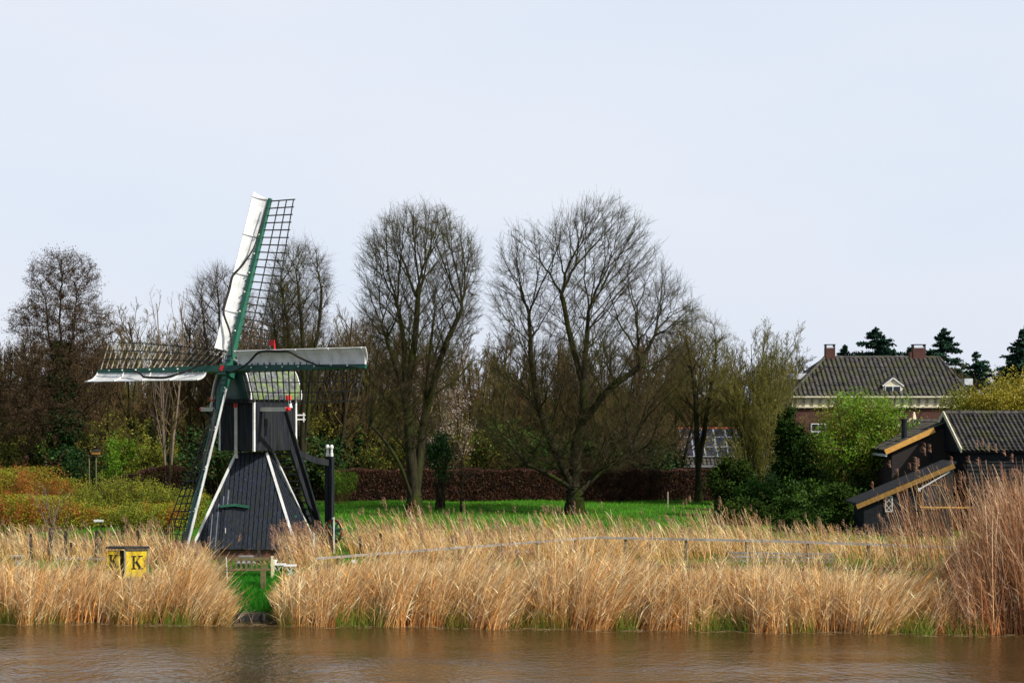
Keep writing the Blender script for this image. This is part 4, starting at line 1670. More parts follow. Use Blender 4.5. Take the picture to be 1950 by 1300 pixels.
# twin stemmed tree
d = 98
b0 = (gx(789, d), d, 1.0)
lines = [
    (None, 0, [(b0[0], d, .8), A3(789, 930, d)]),
    (0, 1, [A3(782, 850, d), A3(772, 740, d), A3(768, 640, d), A3(758, 580, d)]),
    (0, .8, [A3(802, 850, d + .5), A3(812, 740, d + .4), A3(822, 640, d), A3(830, 580, d)]),
    (1, .35, [A3(755, 700, d - 1), A3(728, 620, d - 1.5)]),
    (2, .4, [A3(850, 650, d - 1), A3(878, 590, d - 1)]),
    (1, .45, [A3(790, 650, d + 1), A3(796, 570, d + 1)]),
    (0, .7, [A3(760, 880, d - 1.4), A3(725, 830, d - 2), A3(695, 800, d - 2.3)]),
]
bundle_tree('bare_tree', b0, A3(789, 900, d),
            [E3(798, 496, d, 124, 114, 4.6), E3(798, 580, d, 124, 100, 4.6), E3(795, 680, d, 100, 90, 4.0), E3(770, 770, d, 95, 70, 3.4)],
            'tall bare tree with upright stems and a rounded crown left of the middle', n=4600, seed=8, k0=3, e=1.98, tip=.0058, tw=3.6, twl=.60, frac=(.20, .36), rmax=.42, up=.14, wig=.045, lines=lines)

alder_tw = mat('dark_alder_twigs', (.036, .024, .014), (.066, .044, .028), spec=.05)
alder_cat = mat('dark_catkins', (.05, .032, .018), (.09, .055, .03), rough=.8, spec=.05)
# layered alder at the left, with ivy on its trunk
d = 118
k118 = d / F
b0 = (gx(118, d), d, 1.0)
lines = [
    (None, 0, [(b0[0], d, .8), A3(118, 850, d), A3(116, 760, d)]),
    (0, 1, [A3(118, 680, d), A3(112, 600, d), A3(120, 520, d)]),
    (0, .8, [A3(100, 680, d + .5), A3(92, 620, d), A3(85, 560, d)]),
    (0, .9, [A3(135, 690, d - .5), A3(142, 610, d), A3(148, 550, d)]),
    (0, .5, [A3(70, 780, d - 1), A3(10, 770, d - 1.5)]),
    (0, .6, [A3(170, 770, d - 1), A3(215, 760, d - 1.4)]),
    (0, .75, [A3(60, 720, d + 1), A3(5, 700, d + 1.5)]),
    (0, .3, [A3(60, 860, d - 1.4), A3(0, 850, d - 2)]),
]
ells = [E3(122, 545, d, 72, 70, 3), E3(118, 620, d, 100, 62, 4), E3(110, 700, d, 125, 60, 4.5), E3(60, 780, d, 125, 70, 4.5)]
root, P, r, tips = skel_tree('alder_tree', b0, lines, ells, 'dark alder with layered branches and ivy covered trunk at the left edge', n=10500, seed=9, D=.34, dk=.45, di=3.5,
                             trop=(0, 0, .04), tip=.0105, e=2.35, rmax=.45, jit=.1, barkm=bark_dark, twm=alder_tw,
                             tw=dict(thr=.030, per=3.2, length=.65, up=.05, out=.6, tr=.008, sub=3))
rg = np.random.default_rng(4)
cp = tips[rg.integers(0, len(tips), 60000)] + rg.normal(size=(60000, 3)) * .14
np_mesh('catkins', *cards(cp, .055, rg, aspect=1.8), alder_cat, root)
tz = rg.uniform(0, 1, 46000) ** .85
zz = 1 + tz * 10.5
rad_ = (1.65 - 1.2 * tz) * (1 + .35 * np.sin(zz * 2.3) + .2 * np.sin(zz * 5.1))
th = rg.uniform(0, 2 * np.pi, len(tz))
rr_ = rad_ * rg.uniform(.35, 1.05, len(tz))
ip = np.stack([b0[0] + np.cos(th) * rr_, d + np.sin(th) * rr_, zz], 1) + rg.normal(size=(len(tz), 3)) * .1
np_mesh('ivy', *cards(ip, .15, rg, aspect=1.2), ivy, root)
# ivy mass higher on the stems
for (ex, ey, rx, ry) in ((112, 700, 14, 60), (128, 650, 8, 60)):
    pass

# ------------------------------------------------------------------ other distinct trees
def upr(base, h, label, seed, tw_m=None, bark=None, spread=28, n0=1, name='bare_tree', group=None, dens=1.0, r0=None, rmin=.0060, leaf=None, low=.25, split=1):
    r0 = r0 or h * .013
    spec = [dict(n=n0, ang=6 if n0 == 1 else spread * .6, len=h * .92, r=r0, segs=12, trop=(0, 0, .05), curve=.04, end=.25, rad=.3 if n0 > 1 else 0),
            dict(n=int(24 * dens), ang=spread + 16, len=.46, r=.36, segs=7, trop=(0, 0, .12), tmin=low, taper=.62, curve=.07),
            dict(n=int(11 * dens), ang=38, len=.42, r=.42, segs=5, trop=(0, 0, .1), tmin=.15, curve=.08, rmin=rmin * 1.4),
            dict(n=max(5, int(11 * dens)), ang=36, len=.52, r=.5, segs=3, trop=(0, 0, .08), tmin=.1, curve=.1, rmin=rmin, end=.6)]
    return lv_thing(name, base, spec, seed, label, bark or bark_dark, tw_m or twig_brown, group, leaf, split_level=split)


def up_at(px, d, ytop, label, seed, **k):
    x = gx(px, d)
    return upr((x, d, 1.0), gz(ytop, d) - 1.0, label, seed, **k)


def dome_tree(px, d, stems, ells, label, seed, n, twm=None, bark=None):
    lines = [(None, 0, [(gx(px, d), d, .8), A3(px, 850, d)])]
    for k, st_ in enumerate(stems):
        lines.append((0, .5 + .25 * (k % 3), [A3(x_, y_, d + (k % 3 - 1) * .8) for x_, y_ in st_]))
    return bundle_tree('bare_tree', (gx(px, d), d, 1.0), A3(px, 850, d), [E3(x_, y_, d, rx, ry, rd) for x_, y_, rx, ry, rd in ells], label, n=n // 3, seed=seed, k0=4,
                       barkm=bark or bark_moss, twm=twm or twig_moss, tw=4.2, rmax=.26, e=2.0, tip=.0070, up=.2, wig=.04, lines=lines)


dome_tree(575, 114, [[(578, 720), (575, 620), (565, 520)], [(595, 700), (610, 600), (612, 540)], [(556, 700), (545, 600), (535, 540)]],
          [(572, 545, 62, 92, 2.6), (575, 650, 62, 80, 2.6)], 'tall bare tree right behind the upright sail lattice', 22, 4200)
dome_tree(545, 118, [[(543, 700), (540, 600)], [(530, 680), (520, 600)]], [(540, 600, 48, 75, 2.2), (530, 690, 55, 60, 2.4)], 'bare upright tree just left of and behind the tall tree by the sail', 23, 2400)
dome_tree(420, 122, [[(420, 700), (418, 600), (415, 550)], [(440, 690), (455, 590)], [(400, 690), (385, 600)]], [(418, 590, 72, 88, 3), (420, 690, 80, 70, 3)], 'grey bare tree rising behind the left side of the upright sail', 25, 4200, twm=twig_grey)
dome_tree(1330, 112, [[(1325, 760), (1315, 680), (1300, 620)], [(1350, 760), (1365, 670), (1360, 620)]], [(1320, 668, 72, 78, 3), (1330, 740, 78, 60, 3)], 'olive brown bare tree just right of the broad tree', 27, 3600, twm=twig_olive)
dome_tree(700, 121, [[(700, 720), (690, 640)], [(715, 700), (725, 640)]], [(700, 670, 60, 70, 3)], 'rounded brown tree between the right sail tip and the twin stemmed tree', 29, 2200, twm=twig_brown)
up_at(322, 112, 508, 'slender pale twigged young tree behind the left sail, its tops free against the sky', 21, tw_m=twig_pale, bark=twig_pale, spread=14, n0=3, dens=.42, r0=.11)
up_at(648, 116, 518, 'narrow bare tree with a single straight stem between the windmill and the twin stemmed tree', 24, spread=40, tw_m=twig_brown, dens=.8, low=.2)
up_at(372, 124, 560, 'lower grey brown bare tree between the slender pale tree and the upright sail', 26, spread=30, n0=2, tw_m=twig_brown, dens=1.0)
up_at(1285, 118, 620, 'rounded brown bare tree partly behind the right limbs of the broad tree', 28, spread=40, n0=2, tw_m=twig_brown, dens=1.1)
up_at(1437, 108, 612, 'olive willow with many upright stems left of the villa', 29, spread=24, n0=13, tw_m=twig_olive, dens=.95, low=.1, bark=twig_olive, r0=.09, name='willow_tree', leaf=(olivel, 5000, .06, .1))
up_at(1480, 116, 650, 'second olive willow closer to the left corner of the villa roof', 30, spread=26, n0=6, tw_m=twig_olive, dens=.8, low=.1, bark=twig_olive, r0=.09, name='willow_tree')
# gnarled tree left of the villa
spec = [dict(n=2, ang=22, len=9.5, r=.22, segs=10, trop=(0, 0, .06), curve=.22, end=.3),
        dict(n=12, ang=58, len=.5, r=.5, segs=8, trop=(0, 0, .05), tmin=.35, curve=.4),
        dict(n=8, ang=50, len=.42, r=.5, segs=5, trop=(0, 0, .1), curve=.4, rmin=.015),
        dict(n=5, ang=45, len=.5, r=.5, segs=3, trop=(0, 0, .1), curve=.3, rmin=.011)]
lv_thing('gnarled_tree', (gx(1540, 150), 150, 1), [dict(spec[0], len=gz(650, 150) - 1)] + spec[1:], 31, 'gnarled dark bare tree showing above the left end of the villa roof', bark_dark, bark_dark)

# pale blossom tree
root = up_at(862, 116, 640, 'tree covered in pale pink blossom behind the twin stemmed tree', 32, spread=36, n0=3, tw_m=twig_brown, dens=.8, name='blossom_tree', leaf=(blossom, 3600, .06, .12), low=.15)
# reddish budding tree in front of it
up_at(840, 121, 600, 'reddish brown bare tree just behind the twin stemmed tree', 33, spread=30, n0=2, tw_m=twig_brown, dens=.9)

# lime green budding bush beside barn and the big leafy one
d = 93
root = upr((gx(1640, d), d, 1.0), gz(712, d) - 1.0, 'large bush with fresh lime green leaves in front of the villa', 34, tw_m=twig_olive, bark=bark_moss, spread=66, n0=16, dens=.7, low=.1, name='budding_bush',
           leaf=(lime, 15000, .075, .22, 3.0), r0=.06)
root['category'] = 'bush'
rg = np.random.default_rng(5)
C = ell_pts([E3(1645, 900, d, 75, 95, 2.0)], 160, rg, .3)
P = C[rg.integers(0, len(C), 15000)] + rg.normal(size=(15000, 3)) * .28
np_mesh('lower_leaves', *cards(P[P[:, 2] > 1.05], .09, rg), laurel, root)
C = ell_pts([E3(1640, 850, d, 92, 100, 2.4), E3(1600, 820, d, 50, 60, 1.6)], 260, rg, .5)
P = C[rg.integers(0, len(C), 16000)] + rg.normal(size=(16000, 3)) * .30
np_mesh('olive_leaves', *cards(P, .07, rg), olivel, root)
foliage_thing('evergreen_tree', (gx(1505, 101), 101, 1.0), [E3(1505, 850, 101, 26, 72, .9), E3(1505, 920, 101, 34, 60, 1.1)], 20000, .11, evergreen,
              'narrow dark evergreen between the willows and the lime green bush', 41, cat='tree', clumps=120, sig=.28)
foliage_thing('evergreen_tree', (gx(1568, 98), 98, 1.0), [E3(1560, 900, 98, 45, 70, 1.2)], 20000, .10, evergreen,
              'rounded dark evergreen directly left of the lime green bush', 42, cat='tree', clumps=120, sig=.3)
for k, (px, py, rx, ry, d, lb) in enumerate([(1395, 930, 42, 55, 97, 'dark green leafy shrub at the right end of the copper hedge'),
                                             (1460, 955, 55, 48, 94, 'glossy mid green laurel left of the lime green bush'),
                                             (1530, 965, 55, 48, 91, 'bright green laurel under the dark evergreens'),
                                             (1600, 970, 50, 45, 88, 'dark glossy shrub beside the left wall of the low black shed'),
                                             (1420, 985, 60, 28, 90, 'low dark green shrub in front of the laurels'),
                                             (1545, 1005, 70, 25, 85, 'low spreading evergreen shrub in front of the low black shed')]):
    foliage_thing('laurel_shrub', (gx(px, d), d, 1.0), [E3(px, py, d, rx, ry, 1.3)], 13000, .10, [evergreen, laurel, laurel, evergreen, evergreen, evergreen][k], lb, 50 + k, clumps=90, sig=.25)

# conifers behind the villa
def conifer(px, ytop, ybot, d, wpx, label, seed, lean=0, gaps=.0):
    rg = np.random.default_rng(seed)
    x0, z1 = gx(px, d), gz(ytop, d)
    zb = gz(ybot, d)
    root = thing('conifer_tree', (x0, d, 1.0), label, 'conifer', 'conifers behind the villa')
    H = z1 - 1.0
    ln = lean * d / F
    np_mesh('trunk', *seg_mesh(np.array([[x0, d, 1.]]), np.array([[x0 + ln, d, z1]]), np.array([.3]), np.array([.03]), 7), bark_dark, root)
    W = wpx * 1.5 * d / F
    segs, pts = [], []
    z = zb - 4
    while z < z1 - .1:
        u = (z1 - z) / (z1 - zb)
        w_ = W * min(1.35, u ** .8) * rg.uniform(.7, 1.1)
        k = rg.integers(5, 9)
        for q in range(k):
            if rg.uniform() < gaps:
                continue
            a = rg.uniform(0, 2 * np.pi)
            L = w_ * rg.uniform(.6, 1.15)
            xc = x0 + ln * (z - 1) / H
            p0 = np.array([xc, d, z])
            p1 = p0 + np.array([np.cos(a) * L, np.sin(a) * L, -.12 * L + rg.uniform(-.1, .15)])
            p2 = p1 + np.array([np.cos(a), np.sin(a), .5]) * L * .12
            segs.append((p0, p1))
            m_ = int(22 + 60 * L)
            t = rg.uniform(.15, 1, m_)[:, None]
            pp = p0 + (p2 - p0) * t + rg.normal(size=(m_, 3)) * np.array([.16, .16, .09]) * (.4 + L * .25)
            pts.append(pp)
        z += rg.uniform(.22, .38)
    a = np.array([s[0] for s in segs])
    b = np.array([s[1] for s in segs])
    np_mesh('branches', *seg_mesh(a, b, np.full(len(a), .035), np.full(len(a), .012), 4), bark_dark, root)
    P = np.concatenate(pts)
    np_mesh('needles', *cards(P, .17, rg, aspect=2.2), conif, root)
    return root


conifer(1666, 622, 690, 170, 34, 'dense broad topped conifer above the middle of the villa roof', 61)
conifer(1797, 624, 715, 165, 36, 'pointed conifer right of the right hand chimney', 62, gaps=.1)
conifer(1736, 662, 700, 172, 26, 'small conifer directly behind the right hand chimney', 63)
conifer(1845, 668, 735, 160, 30, 'ragged drooping conifer above the right end of the villa roof', 64, gaps=.45, lean=14)
conifer(1906, 672, 720, 168, 26, 'leaning conifer top above the yellow willow', 65, gaps=.5, lean=22)
conifer(1950, 620, 745, 150, 44, 'dark open branched conifer at the right edge', 66, gaps=.35)
conifer(1607, 656, 682, 172, 10, 'tiny thin conifer top beside the left chimney', 67, gaps=.3)

# yellow willow on the right edge
for k, (px, yt, d, lb) in enumerate([(1900, 690, 112, 'large yellow green willow right of the villa'), (1955, 735, 109, 'lower yellow green willow at the very right edge'),
                                     (1868, 730, 114, 'small greenish willow touching the right corner of the villa')]):
    h = gz(yt, d) - 1
    spec = [dict(n=8, ang=48, len=h * .85, r=.12, segs=8, trop=(0, 0, .05), curve=.12),
            dict(n=12, ang=56, len=.6, r=.45, segs=6, trop=(0, 0, .05), curve=.15, tmin=.3),
            dict(n=10, ang=45, len=.5, r=.5, segs=5, trop=(0, 0, -.05), curve=.15, rmin=.010),
            dict(n=6, ang=40, len=.6, r=.5, segs=4, trop=(0, 0, -.15), curve=.12, rmin=.008)]
    o = lv_thing('yellow_willow', (gx(px, d), d, 1.0), spec, 70 + k, lb, bark_dark, yellowl if k < 2 else twig_olive, leaf=(yellowl if k < 2 else olivel, 32000, .10, .32, 0))

# ------------------------------------------------------------------ dense wood behind (a few kinds, copied)
protos = []
for k in range(6):
    h = [11.5, 12.5, 10.5, 12, 11, 9.5][k]
    spec = [dict(n=[1, 3, 2, 4, 2, 6][k], ang=[4, 16, 14, 24, 12, 30][k], len=h * .95, r=.15, segs=9, trop=(0, 0, .06), curve=.08, end=.25),
            dict(n=[26, 12, 18, 10, 20, 9][k], ang=[46, 38, 40, 42, 50, 38][k], len=.44, r=.42, segs=6, trop=(0, 0, .12), tmin=.06, taper=.5, curve=.14),
            dict(n=10, ang=42, len=.45, r=.42, segs=4, trop=(0, 0, .1), tmin=.1, curve=.12, rmin=.011),
            dict(n=9, ang=40, len=.6, r=.5, segs=3, trop=(0, 0, .05), tmin=.1, curve=.14, rmin=.0085, end=.7)]
    o = lv_thing('woodland_tree', (0, 0, 0), spec, 100 + k, 'bare twiggy tree of the dense brown wood behind the lawn', bark_dark, [twig_brown, twig_olive, twig_brown, twig_olive, twig_brown, twig_brown][k],
                 'bare trees of the wood behind the lawn')
    protos.append(o)
rg = np.random.default_rng(12)
spots = []
for d, ys_, n_ in ((122, 680, 25), (134, 655, 30), (150, 638, 34), (172, 632, 38), (186, 636, 38)):
    for k in range(n_):
        px = -90 + (1640 if d < 150 else 2150) * (k + rg.uniform(.15, .85)) / n_
        yt = ys_ + rg.uniform(-22, 30)
        if px < 300:
            yt -= 8
        if 200 < px < 680:
            yt -= 28
        if px > 1390:
            yt = max(yt, 668 if px < 1560 else 700)
        if 1285 < px < 1500 and d < 131:
            continue
        if d < 145 and px > 1500:
            continue
        spots.append((px, d + rg.uniform(-3, 3), yt))
for k, (px, d, yt) in enumerate(spots):
    src = protos[k % 6]
    c = src if k < 6 else copy_tree(src)
    h = [11.5, 12.5, 10.5, 12, 11, 9.5][k % 6]
    s_ = (gz(yt, d) - 1) / h
    c.location = (gx(px, d), d, 1.0)
    c.scale = (max(s_, .95), max(s_, .95), s_)
    c.rotation_euler = (0, 0, rg.uniform(0, 6.28))

# understorey bushes: brown, olive, some budding green
pro = []
for k in range(5):
    spec = [dict(n=[16, 20, 14, 22, 18][k], ang=[42, 34, 50, 30, 45][k], len=[4.2, 4.8, 3.4, 4.4, 3.6][k], r=.028, segs=6, trop=(0, 0, .08), curve=.14, rad=.5),
            dict(n=7, ang=38, len=.45, r=.6, segs=4, trop=(0, 0, .1), curve=.15, tmin=.1, rmin=.012),
            dict(n=7, ang=40, len=.5, r=.6, segs=3, trop=(0, 0, .1), curve=.18, tmin=.1, rmin=.010, end=.7)]
    o = lv_thing('woodland_bush', (0, 0, 0), spec, 130 + k, 'twiggy bush in the undergrowth below the brown wood', bark_dark, [twig_brown, twig_olive, twig_brown, twig_olive, twig_olive][k],
                 'twiggy bushes under the wood', leaf=[None, (olivel, 1800, .08, .1), (copper, 2500, .09, .1), (laurel, 2500, .10, .12), (ivy, 3500, .12, .15)][k], cat='bush')
    pro.append(o)
spots = []
for d, n_ in ((117.5, 30), (124, 26), (133, 24), (143, 22)):
    for k in range(n_):
        px = -70 + 1480 * (k + rg.uniform(0, 1)) / n_
        if 1285 < px < 1400 and d < 130:
            continue
        spots.append((px, d + rg.uniform(-1.5, 1.5)))
for k, (px, d) in enumerate(spots):
    i = int(rg.integers(0, 5)) if k >= 5 else k
    c = pro[i] if k < 5 else copy_tree(pro[i])
    s_ = rg.uniform(.75, 1.35)
    c.location = (gx(px, d), d, 1.0)
    c.scale = (s_ * 1.15, s_ * 1.15, s_)
    c.rotation_euler = (0, 0, rg.uniform(0, 6.28))

# far wood closing the horizon
V_, Q_ = [], []
rg = np.random.default_rng(77)
nF = 26000
xf = rg.uniform(-110, 130, nF)
yf = rg.uniform(196, 235, nF)
hf = (8.2 + 1.2 * np.sin(xf * .21) + .9 * np.sin(xf * .53 + 1)) * np.where(xf > 28, .75, 1) * rg.uniform(.35, 1.0, nF) ** .5
p0 = np.stack([xf, yf, np.full(nF, 1.0) + hf * .1], 1)
p1 = p0 + np.stack([rg.normal(size=nF) * .5, rg.normal(size=nF) * .5, hf * .55], 1)
p2 = p1 + np.stack([rg.normal(size=nF) * .9, rg.normal(size=nF) * .9, hf * .35], 1)
parts = [seg_mesh(p0, p1, np.full(nF, .05), np.full(nF, .035), 3), seg_mesh(p1, p2, np.full(nF, .035), np.full(nF, .02), 3)]
lf = p1[rg.integers(0, nF, 50000)] + rg.normal(size=(50000, 3)) * np.array([.8, .8, 1.0])
parts.append(cards(lf, .35, rg))
o = np_mesh('far_woodland', *join_vq(parts), twig_brown)
tag(o, 'brown mass of far woodland closing the horizon', kind='stuff')

# ------------------------------------------------------------------ hedges
def hedge(name, x0, x1, y0, y1, h, label, seed, n=42000, arch=None, size=.065):
    rg = np.random.default_rng(seed)
    root = thing(name, ((x0 + x1) / 2, (y0 + y1) / 2, 1.0), label, 'hedge')
    k = rg.uniform(0, 1, n)
    px = rg.uniform(x0, x1, n)
    hx = h * (1 + .03 * np.sin(px * 1.7) + .02 * np.sin(px * 4.1))
    if arch:
        u = (px - x0) / (x1 - x0)
        hx = hx * np.clip(arch(u), .1, 1)
    face = rg.uniform(0, 1, n)
    dz = np.where(face < .62, rg.uniform(0, 1, n), 1.0)
    py = np.where(face < .62, y0, rg.uniform(y0, y1, n))
    P = np.stack([px, py, 1.0 + hx * dz], 1) + rg.normal(size=(n, 3)) * .05
    np_mesh('leaves', *cards(P, size, rg), copper, root)
    m_ = int((x1 - x0) * 40)
    sx_ = rg.uniform(x0, x1, m_)
    hs_ = h * (np.clip(arch((sx_ - x0) / (x1 - x0)), .1, 1) if arch else np.ones(m_))
    a = np.stack([sx_, rg.uniform(y0, y1, m_), np.full(m_, .95)], 1)
    b = a + np.stack([rg.normal(size=m_) * .15, rg.normal(size=m_) * .1, hs_ * rg.uniform(.8, 1.04, m_)], 1)
    np_mesh('stems', *seg_mesh(a, b, np.full(m_, .018), np.full(m_, .008), 4), bark_dark, root)
    return root


d = 114
hedge('copper_hedge', gx(636, d), gx(1440, d), 114, 115.3, gz(897, 114) - 1.0, 'long clipped copper beech hedge behind the lawn', 81, n=110000)
d = 106
hedge('round_hedge', gx(165, d), gx(345, d), 106, 107.5, gz(893, 106) - 1.0, 'rounded brown hedge behind the left shrub bed', 82, n=24000, arch=lambda u: .35 + .65 * np.sin(np.clip(u * 1.25, 0, 1) * np.pi / 2))

# ------------------------------------------------------------------ shrub bed at the left
rg = np.random.default_rng(90)
sb = [(5, 905, 0), (60, 905, 0), (112, 915, 1), (165, 925, 2), (215, 915, 2), (262, 925, 3), (312, 930, 3), (345, 925, 3),
      (25, 950, 0), (85, 955, 1), (140, 960, 0), (200, 965, 1), (255, 965, 2), (305, 968, 1), (350, 960, 3), (-40, 925, 0)]
lbs = ['red and ochre dogwood', 'rust and yellow dogwood', 'yellow green budding shrub', 'fresh olive green shrub']
wh = ['at the far left edge of the bed', 'second from the left in the back of the bed', 'behind the pale bare branches', 'left of the round hedge front', 'in front of the left end of the round hedge', 'in front of the middle of the round hedge', 'before the right end of the round hedge', 'just left of the lower sail',
      'in the front row nearest the left edge', 'in the front row below the pale bare branches', 'in the front row left of the white board', 'right behind the white board', 'in the front row above the yellow sign', 'in the front row right of the yellow sign', 'touching the lower sail lattice', 'cut by the left edge of the picture']
for k, (px, yt, kind) in enumerate(sb):
    d = 92 + (k % 3) * 1.8 if k < 8 or k == 15 else 83 + (k % 4) * 1.9
    h = (gz(yt, d) - 1.0) * (1.12, .92, 1.05, 1.18)[(k * 7) % 4]
    spec = [dict(n=52, ang=52, len=h, r=.014, segs=6, trop=(0, 0, .10), curve=.10, rad=.7),
            dict(n=8, ang=30, len=.4, r=.7, segs=4, trop=(0, 0, .12), curve=.12, tmin=.15, rmin=.008),
            dict(n=4, ang=34, len=.5, r=.7, segs=3, trop=(0, 0, .1), curve=.15, tmin=.1, rmin=.007, end=.7)]
    lm = [rustl, rustl, golden, golden][kind]
    o = lv_thing('garden_shrub', (gx(px, d), d, 1.0), spec, 140 + k, lbs[kind] + ' ' + wh[k], bark_dark, [twig_red, twig_red, twig_olive, twig_olive][kind], 'shrubs in the bed at the left',
                 leaf=(lm, [4200, 2600, 5500, 6500][kind], .05, .10), cat='shrub', split_level=0)
    if kind < 2:
        T_ = np.array(o.location)[None] + np.stack([rg.normal(size=5200) * .75, rg.normal(size=5200) * .6, h * rg.uniform(.15, 1.02, 5200)], 1)
        np_mesh('young_leaves', *cards(T_, .055, rg), golden, o)
# pale bare branched shrub
spec = [dict(n=9, ang=48, len=2.6, r=.030, segs=6, trop=(0, 0, .05), curve=.16, rad=.1),
        dict(n=4, ang=30, len=.5, r=.6, segs=4, trop=(0, 0, .08), curve=.16, tmin=.3, rmin=.010)]
lv_thing('bare_shrub', (gx(105, 80), 80, 1.0), spec, 160, 'small pale leafless shrub with forked branches in front of the red dogwood', twig_pale, twig_pale, cat='shrub')
# green stand by the hedge right of the windmill
spec = [dict(n=40, ang=22, len=2.2, r=.012, segs=5, trop=(0, 0, .1), curve=.1, rad=.6), dict(n=5, ang=24, len=.35, r=.7, segs=3, rmin=.008)]
lv_thing('young_willow', (gx(650, 110), 110, 1.0), spec, 161, 'fresh green shrub at the left end of the copper hedge', twig_olive, twig_olive, leaf=(lime, 2200, .07, .08), cat='shrub', split_level=0)
spec = [dict(n=10, ang=16, len=4.2, r=.025, segs=5, trop=(0, 0, .1), curve=.1, rad=.5), dict(n=9, ang=36, len=.35, r=.6, segs=4, rmin=.010), dict(n=5, ang=36, len=.5, r=.6, segs=3, rmin=.008)]
for k, (px, lb) in enumerate(((215, 'tall fresh green bush right of the ivy covered alder'), (245, 'second fresh green bush, between the alder and the lower sail'), (300, 'yellowish green bush above the round hedge'))):
    lv_thing('green_bush', (gx(px, 113), 113 + k, 1.0), spec, 165 + k, lb, twig_olive, twig_olive, leaf=((lime, olivel, olivel)[k], 3500, .08, .1), cat='bush', split_level=0)
# thin leaning tree by the left bed and the one right of the twin stemmed tree
up_at(318, 104, 700, 'thin dark leaning tree above the round hedge', 171, spread=40, dens=.6, r0=.12, low=.45)
up_at(878, 101, 800, 'thin dark stem right of the twin stemmed tree', 172, spread=45, dens=.5, r0=.10, low=.3, tw_m=twig_grey)
foliage_thing('ivy_thicket', (gx(838, 104), 104, 1.0), [E3(838, 868, 104, 22, 42, .9)], 3000, .10, ivy, 'dark ivy column just right of the twin stemmed tree', 173, clumps=30, sig=.34)
foliage_thing('ivy_stump', (gx(683, 119), 119, 1.0), [E3(683, 850, 119, 7, 50, .4)], 2500, .12, ivy, 'ivy covered stem above the left part of the copper hedge', 174, clumps=40, sig=.14)

# ------------------------------------------------------------------ reeds and grass
def ribbons(P0, D0, L, W, bend, ns, rg, col0, col1, grav=.0, taper=.15):
    """P0 base, D0 direction, L length, bend vector added along the stalk; returns V,Q,C"""
    n = len(P0)
    d = D0.copy()
    p = P0.copy()
    yaw = rg.uniform(-.9, .9, n)
    side = np.stack([np.cos(yaw), np.sin(yaw), np.zeros(n)], 1)
    rows, cols = [], []
    for j in range(ns + 1):
        u = j / ns
        w_ = (W * (1 - (1 - taper) * u))[:, None] * .5
        rows.append(np.stack([p - side * w_, p + side * w_], 1))
        cols.append(np.repeat((col0 * (1 - u) + col1 * u)[:, None], 2, 1))
        d = norm(d + bend * (.6 + u) / ns + np.array([0, 0, -grav]) * u / ns)
        p = p + d * (L / ns)[:, None]
    V = np.stack(rows, 1).reshape(n, -1, 3)
    C = np.stack(cols, 1).reshape(n, -1, 3)
    m_ = V.shape[1]
    q = np.array([[2 * j, 2 * j + 1, 2 * j + 3, 2 * j + 2] for j in range(ns)])
    Q = (q[None] + (np.arange(n) * m_)[:, None, None]).reshape(-1, 4)
    return V.reshape(-1, 3), Q, C.reshape(-1, 3), p


class RB:
    def __init__(s):
        s.V, s.Q, s.C, s.o = [], [], [], 0

    def add(s, V, Q, C):
        s.V.append(V)
        s.Q.append(Q + s.o)
        s.C.append(C)
        s.o += len(V)

    def build(s, name, m, **k):
        return np_mesh(name, np.concatenate(s.V), np.concatenate(s.Q), m, colors=np.clip(np.concatenate(s.C), 0, 1), **k)


PAL = np.array([(.74, .50, .22), (.84, .63, .32), (.64, .37, .13), (.90, .75, .46), (.46, .27, .11), (.82, .67, .40), (.66, .34, .09)])
PAL_TALL = np.array([(.56, .36, .20), (.40, .22, .11), (.70, .52, .34), (.32, .13, .05), (.46, .22, .09)])
GRN = np.array([(.16, .24, .02), (.24, .28, .03), (.10, .20, .015), (.30, .28, .05)])


